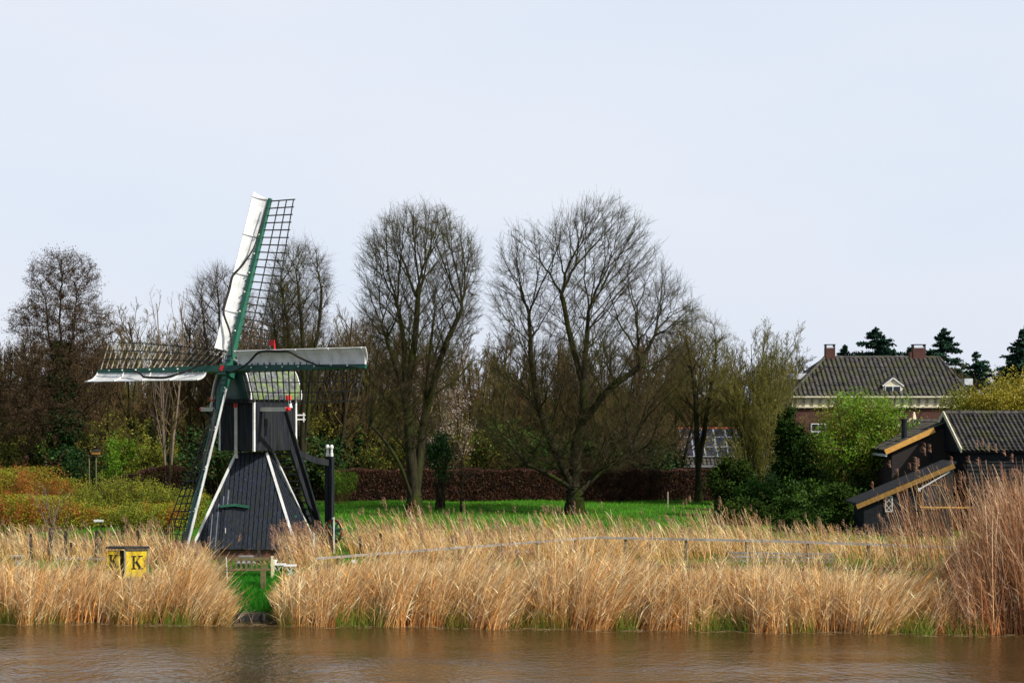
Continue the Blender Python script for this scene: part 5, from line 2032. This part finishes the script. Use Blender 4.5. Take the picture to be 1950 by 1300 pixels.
def reeds(rb, x, y, h, lean, rg, pal=PAL, plume=.0, w=.016, gbase=.35, leaves=2, bendk=.5, dark=1.0):
    """x,y base; h heights; lean lateral lean per stalk (positive = right)"""
    n = len(x)
    z = ground_z(x, y) - .03
    z = np.maximum(z, -.15)
    P0 = np.stack([x, y, z], 1)
    hi = rg.uniform(0, 1, (n, 1)) < .08
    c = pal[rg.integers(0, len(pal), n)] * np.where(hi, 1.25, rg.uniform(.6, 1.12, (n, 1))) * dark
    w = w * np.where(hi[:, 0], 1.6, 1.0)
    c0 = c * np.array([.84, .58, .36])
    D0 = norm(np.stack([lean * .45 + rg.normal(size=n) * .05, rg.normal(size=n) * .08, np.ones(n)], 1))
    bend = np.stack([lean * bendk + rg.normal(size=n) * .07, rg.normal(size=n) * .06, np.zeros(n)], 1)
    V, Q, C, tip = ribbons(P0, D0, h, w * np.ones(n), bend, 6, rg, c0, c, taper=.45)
    rb.add(V, Q, C)
    for k in range(leaves):
        t = rg.uniform(.2, .85, n)[:, None]
        # point along the stalk approx
        Vr = V.reshape(n, 7, 2, 3).mean(2)
        f_ = t[:, 0] * 6
        i_ = np.minimum(f_.astype(int), 5)
        fr = (f_ - i_)[:, None]
        q0 = Vr[np.arange(n), i_] * (1 - fr) + Vr[np.arange(n), i_ + 1] * fr
        sd_ = np.where(rg.uniform(0, 1, n) < .5 + .35 * np.sign(lean), 1, -1)
        dd = norm(np.stack([sd_ * rg.uniform(.25, .9, n), rg.normal(size=n) * .35, rg.uniform(.5, 1.1, n)], 1))
        cc = c * rg.uniform(.85, 1.25, (n, 1))
        V2, Q2, C2, _ = ribbons(q0, dd, rg.uniform(.25, .55, n), w * 1.3 * np.ones(n), np.stack([sd_ * .3, np.zeros(n), np.zeros(n)], 1), 3, rg, cc, cc, grav=.9, taper=.1)
        rb.add(V2, Q2, C2)
    if plume > 0:
        m_ = rg.uniform(0, 1, n) < plume
        T = tip[m_]
        ln = lean[m_]
        k = len(T)
        for j in range(14):
            u = j / 13
            q0 = T - np.array([0, 0, .26]) * (1 - u) + np.stack([ln * -.05 * (1 - u), np.zeros(k), np.zeros(k)], 1)
            sg = np.where(ln > 0, 1., -1.)
            dd = norm(np.stack([sg * rg.uniform(.2, .9, k), rg.normal(size=k) * .3, rg.uniform(.3, 1., k)], 1))
            cc = np.array([(.30, .17, .11)]) * rg.uniform(.7, 1.5, (k, 1)) + np.zeros((k, 3))
            V2, Q2, C2, _ = ribbons(q0, dd, rg.uniform(.10, .24, k) * (1.2 - .5 * u), np.full(k, .020), np.stack([sg * .7, np.zeros(k), np.zeros(k)], 1), 3, rg, cc, cc * 1.15, grav=1.8, taper=.3)
            rb.add(V2, Q2, C2)


def knots(px, kn):
    a = np.array(kn, float)
    return np.interp(px, a[:, 0], a[:, 1])


rg = np.random.default_rng(200)
# heights of the waterside strip, as tops in photo rows
TOP1 = [(-60, 1075), (60, 1075), (200, 1085), (235, 1095), (300, 1085), (335, 1062), (365, 1064), (385, 1090), (410, 1118), (430, 1140), (470, 1160), (520, 1140), (552, 1092), (600, 1072), (760, 1066), (900, 1072),
        (1000, 1082), (1075, 1052), (1180, 1052), (1240, 1088), (1330, 1080), (1450, 1078), (1560, 1085), (1700, 1092), (1780, 1108), (1812, 1070), (1850, 990), (1900, 930), (1960, 900), (2050, 900)]
TOPD = [(-60, 0), (0, 0)]


def lean_at(px):
    return knots(px, [(-60, .28), (200, .3), (280, .5), (430, .75), (520, -.1), (560, .25), (700, .5), (1000, .55), (1060, .1), (1120, .5), (1230, .7), (1300, .05), (1420, .1), (1540, -.15), (1600, .3), (1700, .8), (1790, .9), (1830, .1), (1900, .1), (2050, .05)])


rb = RB()
N1 = 72000
px = rg.uniform(-420, 2330, N1)
dd_ = rg.uniform(0, 1, N1) ** .9 * 4.3
x = gx(px, 57.5)
y = shore(x) - .35 + dd_ + .25 * np.sin(x * 2.1)
px = CX + x / y * F
top = knots(px, TOP1)
clump = .5 + .5 * np.sin(x * 1.9 + 1.3 * np.sin(x * .7)) * np.sin(x * .63 + 2)
htop = CH - (top - HY) / F * y
h = (htop - np.maximum(ground_z(x, y), -.1)) * np.where(rg.uniform(0, 1, N1) < .06, rg.uniform(1.1, 1.5, N1), rg.uniform(.35, 1.08, N1)) * (.82 + .22 * clump)
ln = lean_at(px) + .15 * np.sin(x * 2.3 + 1.5 * np.sin(x * .9)) + .12 * np.sin(x * 5.3 + y) + rg.normal(size=N1) * np.where(rg.uniform(0, 1, N1) < .3, .50, .20)
h = h * (1 + .22 * np.abs(ln))
gap2 = (px > 405) & (px < 532) & (dd_ > 1.9)
gap = (px > 425) & (px < 535) & (dd_ > -.2)
gapl = (px > 432) & (px < 528)
signgap = (px > 200) & (px < 290) & (dd_ > 1.7)
keep = ~gapl & ~gap2 & ~signgap & (h > .2)
keep &= ~((px > 225) & (px < 240) & (rg.uniform(0, 1, N1) < .5))
thin = (dd_ > 3.0) & (rg.uniform(0, 1, N1) < .35)
keep &= ~thin
red_ = (px > 1800)
keep &= ~(((px < 225) | ((px > 1230) & (px < 1800))) & (dd_ > 2.9) & (rg.uniform(0, 1, N1) < .7))
A_ = keep & ~red_
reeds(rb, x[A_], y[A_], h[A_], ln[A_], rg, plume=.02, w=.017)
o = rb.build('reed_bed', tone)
tag(o, 'dense golden dry reeds along the water edge', kind='stuff')

# tall clump at the right
rb = RB()
N2 = 19000
px2 = 1770 + 470 * rg.uniform(0, 1, N2) ** .7
dd2 = rg.uniform(-.4, 5.5, N2)
x = gx(px2, 55.5)
y = shore(x) + dd2
pxx = CX + x / y * F
top = knots(pxx, [(1780, 1120), (1800, 1090), (1830, 1048), (1870, 1005), (1900, 962), (1960, 905), (2100, 900)])
h = (CH - (top - HY) / F * y - np.maximum(ground_z(x, y), -.1)) * (.2 + .88 * rg.uniform(0, 1, N2) ** 1.35)
ln = -.12 + .2 * np.sin(x * 3.3) + rg.normal(size=N2) * .28
m_ = h > .3
reeds(rb, x[m_], y[m_], h[m_], ln[m_], rg, pal=PAL_TALL, plume=.03, w=.018, bendk=.35, leaves=2)
# sparse tall stalks left of the clump with drooping plumes
N3 = 380
x = gx(rg.uniform(1690, 2000, N3), 60)
y = rg.uniform(59.5, 63.5, N3)
pxx = CX + x / y * F
top = knots(pxx, [(1680, 1010), (1740, 930), (1790, 890), (1860, 880), (1950, 880)]) + rg.uniform(0, 90, N3)
h = (CH - (top - HY) / F * y - ground_z(x, y)) * 1.06
reeds(rb, x, y, h, -.30 + rg.normal(size=N3) * .12, rg, pal=PAL_TALL, plume=.18, w=.016, bendk=.5, leaves=1)
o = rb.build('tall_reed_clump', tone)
tag(o, 'tall brown reed clump at the right edge in front of the barn', kind='stuff')

# second band behind the fence, with feathery plumes leaning left
rb = RB()
N4 = 12500
px = rg.uniform(-400, 1850, N4)
y = rg.uniform(69.0, 75.5, N4)
x = gx(px, y)
TOP2 = [(-60, 1006), (30, 1000), (90, 1006), (200, 1016), (330, 1003), (352, 1012), (380, 1040), (560, 1060), (600, 1012), (650, 992), (720, 985), (800, 968), (860, 980), (1000, 986), (1120, 974), (1200, 986),
        (1300, 996), (1350, 968), (1440, 976), (1500, 1005), (1560, 995), (1640, 1010), (1700, 1015), (1850, 1000)]
top = knots(px, TOP2)
ptc = knots(px, [(-60, .9), (330, .8), (350, .25), (380, .0), (575, .0), (590, .8), (700, 1), (1000, 1), (1180, .9), (1230, .75), (1420, 1), (1460, .65), (1600, .6), (1850, .35)])
h = (CH - (top - HY) / F * y - 1.0) * np.where(rg.uniform(0, 1, N4) < .20, rg.uniform(.80, 1.12, N4), rg.uniform(.25, .72, N4))
nearmill = ((x - MC.x) ** 2 + (y - MC.y) ** 2 < 4.3 ** 2)
m_ = (rg.uniform(0, 1, N4) < ptc) & (h > .3) & ~nearmill
ln = knots(px, [(-60, -.25), (200, -.3), (400, -.4), (600, -.5), (1000, -.45), (1850, -.4)]) + rg.normal(size=N4) * .14
reeds(rb, x[m_], y[m_], h[m_] * 1.08, ln[m_], rg, plume=.17, w=.016, bendk=.55, leaves=1)
# looser stalks in front of and around the rail fence
N6 = 5200
px = rg.uniform(-60, 1850, N6)
y = rg.uniform(64.2, 68.5, N6)
x = gx(px, y)
h = rg.uniform(.6, 1.7, N6) * np.where((px > 340) & (px < 585), .12, 1)
ln = -.35 + rg.normal(size=N6) * .3
m_ = ((x - MC.x) ** 2 + (y - MC.y) ** 2 > 4.3 ** 2) & (rg.uniform(0, 1, N6) < np.where((px < 230) | (px > 1240), .35, 1)) & (np.sin(x * 1.3) + np.sin(x * .47 + 2) > -.6)
reeds(rb, x[m_], y[m_], h[m_], ln[m_], rg, plume=.15, w=.015, bendk=.5, leaves=1)
# by the windmill corner
N5 = 420
x = gx(rg.uniform(556, 640, N5), 67.3)
y = rg.uniform(63.7, 68.3, N5)
h = rg.uniform(.5, 1.6, N5)
reeds(rb, x, y, h, -.45 + rg.normal(size=N5) * .15, rg, plume=.4, w=.014, leaves=1)
N5 = 600
x = gx(rg.uniform(320, 395, N5), 66)
y = rg.uniform(64.5, 67.3, N5)
h = rg.uniform(.4, 1.0, N5)
reeds(rb, x, y, h, -.3 + rg.normal(size=N5) * .15, rg, plume=.1, w=.014, leaves=1)
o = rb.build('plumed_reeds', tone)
tag(o, 'plumed dry reeds leaning left in front of the lawn', kind='stuff')


def blades(name, x, y, h, w, rg, pal, label, lean=0.0, dark=1.0, ns=3):
    n = len(x)
    z = ground_z(x, y) - .02
    c = pal[rg.integers(0, len(pal), n)] * rg.uniform(.7, 1.25, (n, 1)) * dark
    pt = .5 + .5 * np.sin(x * .55 + 2 * np.sin(y * .21)) * np.sin(y * .47 + 1.7 * np.sin(x * .23 + 1))
    c = c * (.62 + .5 * pt)[:, None] * np.stack([1.25 - .4 * pt, np.ones(n), np.ones(n)], 1)
    D0 = norm(np.stack([lean + rg.normal(size=n) * .25, rg.normal(size=n) * .25, np.ones(n)], 1))
    V, Q, C, _ = ribbons(np.stack([x, y, z], 1), D0, h, w, np.stack([rg.normal(size=n) * .4, rg.normal(size=n) * .3, np.zeros(n)], 1), ns, rg, c * .8, c, grav=.5, taper=.1)
    o = np_mesh(name, V, Q, tone2, colors=np.clip(C, 0, 1))
    tag(o, label, kind='stuff')
    return o


LAWN = np.array([(.080, .30, .008), (.11, .36, .012), (.060, .23, .006), (.17, .38, .02)])
BANK = np.array([(.030, .22, .008), (.045, .28, .010), (.020, .15, .008)])
# lawn tufts
n_ = 60000
y = rg.uniform(74, 113.5, n_)
x = gx(rg.uniform(-60, 1700, n_), y)
m_ = (x - MC.x) ** 2 + (y - MC.y) ** 2 > 9
blades('lawn_grass', x[m_], y[m_], rg.uniform(.06, .22, n_)[m_], np.full(n_, .035)[m_], rg, LAWN, 'bright green grass of the lawn behind the reeds', ns=2)
# grass between the reed strips
n_ = 45000
y = rg.uniform(60.2, 66.5, n_)
x = gx(rg.uniform(-60, 1850, n_), y)
pal = np.concatenate([GRN, LAWN[:2], PAL[3:6] * .9])
blades('bank_grass', x, y, rg.uniform(.10, .48, n_) * np.where((x > gx(395, 62)) & (x < gx(575, 62)), .22, 1), np.full(n_, .016), rg, pal, 'mixed green and straw coloured grass between the reed strips', ns=3)
# lush grass in the gap by the landing
n_ = 26000
y = rg.uniform(57.2, 64.5, n_)
x = gx(rg.uniform(415, 540, n_), y)
m_ = ground_z(x, y) > .22
blades('landing_grass', x[m_], y[m_], rg.uniform(.10, .34, n_)[m_], np.full(n_, .016)[m_], rg, BANK, 'lush green grass in the gap between the reeds below the bench')
# green shoots at the foot of the reeds
n_ = 9000
x = gx(rg.uniform(-60, 1830, n_), 57)
m_ = (np.sin(x * 1.7) * np.sin(x * .61 + 1) > -.15)
x = x[m_]
y = shore(x) + rg.uniform(-.45, .6, len(x))
blades('reed_shoots', x, y, rg.uniform(.35, 1.0, len(x)), np.full(len(x), .016), rg, GRN, 'young green shoots at the foot of the dry reeds')
# floating debris at the water line
n_ = 900
x = gx(rg.uniform(0, 1900, n_) ** 1, 56.5)
y = shore(x) - rg.uniform(.1, .9, n_) ** 1.5
V, Q, C, _ = ribbons(np.stack([x, y, np.full(n_, .012)], 1), norm(np.stack([rg.normal(size=n_), rg.normal(size=n_) * .25, np.zeros(n_)], 1)), rg.uniform(.08, .4, n_), np.full(n_, .02), np.zeros((n_, 3)), 2, rg,
                     PAL[rg.integers(0, 6, n_)] * .6, PAL[rg.integers(0, 6, n_)] * .6)
# give width in the horizontal plane
V = V.reshape(n_, 3, 2, 3)
mid = V.mean(2, keepdims=True)
V = mid + np.array([0, .012, 0]) * np.array([-1, 1])[None, None, :, None]
tag(np_mesh('floating_reed_litter', V.reshape(-1, 3), Q, tone, colors=C), 'bits of broken reed floating at the water edge', kind='stuff')

# ------------------------------------------------------------------ small things
# kilometre sign with two yellow boards
sd_ = 60.3
sx0 = gx(242, sd_)
sg = thing('river_sign', (sx0, sd_, gzf(sx0, sd_)), 'angled wooden sign with two yellow boards marked K among the reeds at the left', 'sign')
zt_, zb_ = gz(1048, sd_), gz(1098, sd_)
cz, hb_ = (zt_ + zb_) / 2, zt_ - zb_


def letter_k(mb, c, ax, nrm, H):
    def q(u, v, w_, h_):
        mb.box(c + ax * (u * H) + UP * (v * H) + nrm * .012, (w_ * H, .012, h_ * H), (ax, nrm, UP))
    q(-.22, 0, .14, .94)
    q(-.22, .47, .36, .07)
    q(-.22, -.47, .36, .07)
    q(.28, .47, .34, .07)
    q(.30, -.47, .36, .07)
    def s(a_, b_, w_):
        p0 = c + ax * (a_[0] * H) + UP * (a_[1] * H) + nrm * .015
        p1 = c + ax * (b_[0] * H) + UP * (b_[1] * H) + nrm * .015
        mb.beam(p0, p1, w_ * H, .012, side=ax)
    s((-.16, -.08), (.27, .46), .055)
    s((-.04, .08), (.30, -.46), .15)


rightb = Vector((math.cos(.25), math.sin(.25), 0))
rn = Vector((math.sin(.25), -math.cos(.25), 0))
cR = Vector((gx(261, sd_), sd_ - .05, cz))
leftb = Vector((math.cos(-.22), math.sin(-.22), 0))
ln_ = Vector((-math.sin(.22), -math.cos(.22), 0))
cL = Vector((gx(217, sd_), sd_ - .02, cz - .03))
br_ = MB().box(cR, (.74, .04, hb_), (rightb, rn, UP)).build('sign_board', yellow, sg)
kk = MB()
letter_k(kk, cR + UP * .06 + rn * .02, rightb, rn, .46)
kk.build('letter', letter, br_)
fr = MB()
for s_ in (-1, 1):
    fr.box(cR + rightb * (s_ * .385) + rn * .01, (.05, .06, hb_ + .1), (rightb, rn, UP))
fr.box(cR + UP * (hb_ / 2 + .025) + rn * .01, (.72, .06, .05), (rightb, rn, UP))
fr.build('board_frame', palewood, br_)
bl_ = MB().box(cL, (.46, .04, hb_ + .05), (leftb, ln_, UP)).build('sign_board', yellow, sg)
kk = MB()
letter_k(kk, cL + UP * .14 + ln_ * .02, leftb, ln_, .42)
for s_ in (-1, 1):
    kk.beam(cL - UP * .42 + leftb * (.16 * s_) + ln_ * .035, cL - UP * .16 + leftb * (.02 * s_) + ln_ * .035, .05, .012, side=leftb)
kk.build('letter', letter, bl_)
tp = zt_ + .07
MB().poly([cL - leftb * .28 + UP * (tp - cL.z) + ln_ * .06, cL + leftb * .24 + UP * (tp - cL.z) + ln_ * .06, cR - rightb * .42 + UP * (tp - cR.z) + rn * .1, cR + rightb * .43 + UP * (tp - cR.z) + rn * .1,
           cR + rightb * .43 + UP * (tp - cR.z) - rn * .25, cL - leftb * .28 + UP * (tp - cL.z) - ln_ * .3], (0, 0, .07)).build('roof_board', postwood, sg)
MB().box((gx(231, sd_), sd_ + .05, (zt_ + .2) / 2), (.14, .14, zt_ - .2)).build('post', postwood, sg)
MB().box((gx(271, sd_), sd_ + .25, (zt_ + .4) / 2 - .1), (.12, .12, zt_ - .4)).build('post', postwood, sg)

# white board on a thin post
wb = at(188, 991, 78)
w_ = thing('white_marker', (wb.x, 78, 1.0), 'small white horizontal board on a thin post before the shrub bed', 'marker')
MB().box(wb, (.44, .04, .1), None).build('board', white, w_)
MB().tube([(wb.x + .1, 78.05, 1.0), (wb.x + .1, 78.05, wb.z)], .025, 6).build('post', postwood, w_)

# bench seen from behind
be = 60.6
b0_ = Vector((gx(469, be), be, .93))
bench = thing('garden_bench', b0_, 'wooden garden bench seen from behind in front of the windmill', 'bench')
bax = Vector((math.cos(.06), math.sin(.06), 0))
bay = Vector((-math.sin(.06), math.cos(.06), 0))
bz = lambda u, v, z: b0_ + bax * u + bay * v + UP * z
HWb = .86
zs, zbk = .42, gz(1064, be) - .93
MB().box(bz(0, 0, zbk), (2 * HWb, .05, .12), (bax, bay, UP)).build('top_rail', benchwood, bench)
for k in range(9):
    MB().box(bz(-.72 + k * .18, .01, (zbk + zs) / 2), (.07, .03, zbk - zs - .1), (bax, bay, UP)).build('back_slat', benchwood, bench)
MB().box(bz(0, .0, zs + .05), (2 * HWb, .05, .08), (bax, bay, UP)).build('lower_rail', benchwood, bench)
st = MB()
for k in range(4):
    st.box(bz(0, .12 + k * .12, zs), (2 * HWb, .1, .03), (bax, bay, UP))
st.build('seat', benchwood, bench)
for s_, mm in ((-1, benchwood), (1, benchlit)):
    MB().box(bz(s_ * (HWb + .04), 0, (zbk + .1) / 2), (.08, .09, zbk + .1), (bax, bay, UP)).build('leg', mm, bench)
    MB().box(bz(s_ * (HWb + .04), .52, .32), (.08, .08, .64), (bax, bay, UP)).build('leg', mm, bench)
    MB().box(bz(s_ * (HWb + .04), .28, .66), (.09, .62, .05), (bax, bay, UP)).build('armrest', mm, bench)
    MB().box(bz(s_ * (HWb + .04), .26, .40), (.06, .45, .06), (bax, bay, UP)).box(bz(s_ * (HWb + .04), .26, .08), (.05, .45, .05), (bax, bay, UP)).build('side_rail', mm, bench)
# posts near the bench
def post(name, px, d, ytop, label, w=.1, m_=None, lean=0, cat='post', group=None):
    z1 = gz(ytop, d)
    x0 = gx(px, d)
    z0 = gzf(x0, d)
    mb = MB()
    mb.beam((x0, d, z0 - .1), (x0 + lean, d, z1), w, w, side=(1, 0, 0), w2=w * .92)
    o = mb.build(name, m_ or postwood, loc=(x0, d, z0))
    return tag(o, label, cat, group)


post('wooden_post', 503, 59.4, 1078, 'tall mossy post standing in front of the right end of the bench', .12, benchwood)
post('wooden_post', 498, 59.3, 1082, 'second thin mossy post left of the one at the bench end', .06, benchwood)
post('mooring_post', 428, 57.6, 1146, 'short black mooring post at the landing beside the reeds', .16)
post('white_stake', 434, 59.9, 1060, 'thin white stake at the left end of the bench', .035, white, lean=-.06)
post('white_stake', 598, 66.2, 1014, 'white stake in the reeds at the right corner of the windmill', .06, white)
post('white_stake', 636, 72, 984, 'small white stake beside the red winch wheel', .05, white)
post('dark_post', 416, 66.6, 1028, 'black post before the left part of the mill wall', .10)
post('dark_post', 493, 66.6, 1028, 'black post before the middle of the mill wall', .10)
post('thin_stake', 1272, 104, 936, 'thin pale stake on the lawn before the copper hedge', .07, palewood)
pd = [(92, 1005, 'leaning dark post left of the others among the reeds', .16, .12), (125, 1010, 'dark post third from the left in the old fence line', .11, 0), (134, 1032, 'shorter dark post leaning on its taller neighbour', .10, .04),
      (184, 1009, 'dark post under the small white board', .11, 0), (191, 1022, 'shorter dark post right beside the one under the white board', .10, .03), (262, 1010, 'dark post rising behind the yellow sign', .11, 0),
      (282, 1026, 'short dark post just right of the yellow sign', .12, 0), (60, 1015, 'thin dark post nearest the left edge', .09, -.03), (350, 1010, 'dark post behind the lower tip of the sail', .11, .03)]
for px_, yt, lb, w_, le in pd:
    post('fence_post', px_, 67.5, yt, lb, w_, lean=le, group='dark posts of the old fence at the left')
for px_, yt, lb in ((686, 1020, 'dark stake among the reeds right of the winch wheel'), (725, 1014, 'dark stake second from the windmill in the plumed reeds'), (760, 1022, 'short dark stake close beside the slender sign stake'),
                    (802, 1015, 'paired dark stake left of the small white plate'), (862, 1018, 'dark stake behind the small white plate'), (900, 1015, 'dark stake right of the small white plate')):
    post('reed_stake', px_, 70, yt, lb, .10, group='dark stakes in the plumed reeds')

# small white plates
for px_, py_, d_, lb in ((843, 1027, 68, 'small white plate on a stake among the plumed reeds'), (673, 1068, 63, 'small white plate low on the left end of the rail fence'), (1233, 1030, 67, 'small white plate by the rail fence right of the broad tree')):
    c = at(px_, py_, d_)
    o = thing('marker_plate', (c.x, d_, 1.0), lb, 'plate')
    MB().box(c, (.13, .03, .12)).build('plate', white, o)
    MB().box((c.x, d_ + .03, (1 + c.z) / 2 - .03), (.04, .03, c.z - 1 - .04)).build('stake', postwood, o)

# rail fences
def rail_fence(label, pts, rails, npost, m_, pw=.1, name='rail_fence', rh=.09):
    a = at(*pts[0])
    o = thing(name, (a.x, a.y, 1.0), label, 'fence')
    for (p_, q_) in zip(pts[:-1], pts[1:]):
        A_, B_ = at(*p_), at(*q_)
        for dz in rails:
            MB().beam(A_ - UP * dz, B_ - UP * dz, rh, .05, side=UP).build('rail', m_, o)
        for k in range(npost):
            c = A_.lerp(B_, (k + .5) / npost)
            MB().box((c.x, c.y + .08, (1.0 + c.z) / 2 - .02), (pw, pw, c.z - 1.0 + .10)).build('post', oldwood, o)
    return o


rail_fence('pale rail fence climbing from the windmill towards the broad tree', [(602, 1063, 63.5), (1132, 1023, 67)], (0,), 7, railwood)
rail_fence('grey rail fence running right from the corner near the broad tree', [(1134, 1023, 67), (1480, 1030, 66.5), (1830, 1042, 66)], (0,), 3, railwood)
rail_fence('low dark rail fence nearer the water behind the front reeds', [(985, 1073, 63.6), (1420, 1080, 63), (1822, 1084, 62.5)], (0,), 4, oldwood, pw=.08)
rail_fence('middle grey rail with horizontal boards right of the centre', [(1390, 1052, 66.5), (1590, 1055, 66)], (0, .14, .28), 2, railwood, pw=.09)
rail_fence('low pale rail left of the yellow sign', [(110, 1062, 66), (205, 1064, 66)], (0,), 2, railwood, pw=.07)

# garden tables, chair by the mill wall
def small_table(px, py, d, w, label, m_):
    c = at(px, py, d)
    o = thing('garden_table', (c.x, d, 1.0), label, 'table')
    MB().box(c, (w, .5, .04)).build('table_top', m_, o)
    for s_ in (-1, 1):
        for t_ in (-1, 1):
            MB().beam(c + Vector((s_ * w * .3, t_ * .2, -.02)), Vector((c.x - s_ * w * .25, d + t_ * .2, 1.0)), .03).build('leg', m_, o)
    return o


t1 = small_table(530, 1074, 62.5, .5, 'small white folding table with a white bowl near the brick foot of the mill', white)
t2 = small_table(553, 1076, 62.2, .42, 'small white folding table at the right, nearest the reeds', white)
b_ = at(522, 1072, 62.5)
tag(MB().tube([b_ + UP * 0.0, b_ + UP * .13], [.08, .11], 12).build('white_bowl', white, loc=tuple(b_)), 'white bowl standing on the folding table', 'bowl')
cc = at(468, 1090, 63.7)
ch = thing('lattice_chair', (cc.x, 63.7, 1.0), 'grey metal lattice chair behind the bench', 'chair')
greym = mat('grey_metal_mesh', (.20, .19, .20), (.30, .29, .30), rough=.5)
bk_ = MB()
W2, H2, zc = .27, .5, 1.36
for s_ in (-1, 1):
    bk_.box((cc.x + s_ * W2, 63.75, zc), (.04, .03, H2))
    bk_.box((cc.x, 63.75, zc + s_ * H2 / 2), (2 * W2 + .04, .03, .05))
for k in range(-2, 3):
    bk_.box((cc.x + k * .1, 63.75, zc), (.02, .02, H2))
for k in range(-3, 4):
    bk_.box((cc.x, 63.76, zc + k * .07), (2 * W2, .02, .02))
bk_.build('backrest', greym, ch)
MB().box((cc.x, 63.5, 1.40), (.62, .5, .04)).build('seat', greym, ch)
for s_ in (-1, 1):
    for t_ in (-1, 1):
        MB().box((cc.x + s_ * .28, 63.5 + t_ * .22, 1.2), (.03, .03, .4)).build('leg', greym, ch)

# landing stage at the water
la, lb_ = gx(420, 57.2), gx(505, 57.2)
ls_ = thing('landing_stage', ((la + lb_) / 2, 57.4, 0), 'low dark wooden landing stage at the water in the gap of the reeds', 'jetty')
dk = MB()
for k in range(5):
    dk.box(((la + lb_) / 2, 57.0 + k * .2, .26), (lb_ - la, .18, .05))
dk.build('deck', mat('dark_deck_wood', (.02, .018, .012), (.06, .05, .03), scale=4), ls_)
MB().box(((la + lb_) / 2, 56.86, .14), (lb_ - la + .2, .07, .2)).build('edge_beam', postwood, ls_)
for k in (0, .5, 1):
    MB().tube([(la + (lb_ - la) * k, 56.8, -.6), (la + (lb_ - la) * k, 56.8, .3)], .07, 8).build('pile', postwood, ls_)
# driftwood twigs
dw = MB()
rr = random.Random(3)
for k in range(16):
    x0 = gx(rr.uniform(430, 560), 56.8)
    y0 = 56.4 + rr.uniform(0, .4)
    dw.tube([(x0, y0, .03), (x0 + rr.uniform(-.5, .5), y0 + rr.uniform(-.1, .3), rr.uniform(.05, .5))], [.014, .006], 5)
o = dw.build('driftwood', oldwood, loc=(gx(495, 56.8), 56.5, 0))
tag(o, 'tangle of dead twigs at the water edge below the landing', kind='stuff')
# weathered log table at far left
c = at(33, 1058, 63)
o = thing('weathered_table', (c.x, 63, 1.0), 'weathered grey stump table at the far left among the grass', 'table')
MB().box(c, (.42, .35, .05)).build('table_top', palewood, o)
MB().tube([(c.x, 63, .95), (c.x, 63, 1.3), (c.x, 63, c.z)], [.2, .12, .13], 9).build('base', palewood, o)
# old picnic table in reeds
c = at(985, 1050, 68)
o = thing('picnic_table', (c.x, 68, 1.0), 'weathered picnic table half hidden by reeds right of the middle', 'table')
tz_ = c.z
MB().box((c.x, 68, tz_), (1.5, .7, .05)).build('table_top', railwood, o)
for s_ in (-1, 1):
    MB().box((c.x, 68 + s_ * .65, 1.42), (1.5, .25, .04)).build('bench_seat', oldwood, o)
    MB().beam((c.x + s_ * .5, 67.4, 1.0), (c.x + s_ * .5, 68.2, tz_ - .02), .08).beam((c.x + s_ * .5, 68.6, 1.0), (c.x + s_ * .5, 67.8, tz_ - .02), .08).build('leg', oldwood, o)
# low black railing above the hedge
rail_fence('thin black metal railing above the copper hedge', [(872, 894, 117), (1040, 897, 117)], (0, .12), 6, postwood, pw=.05, name='metal_railing', rh=.05)
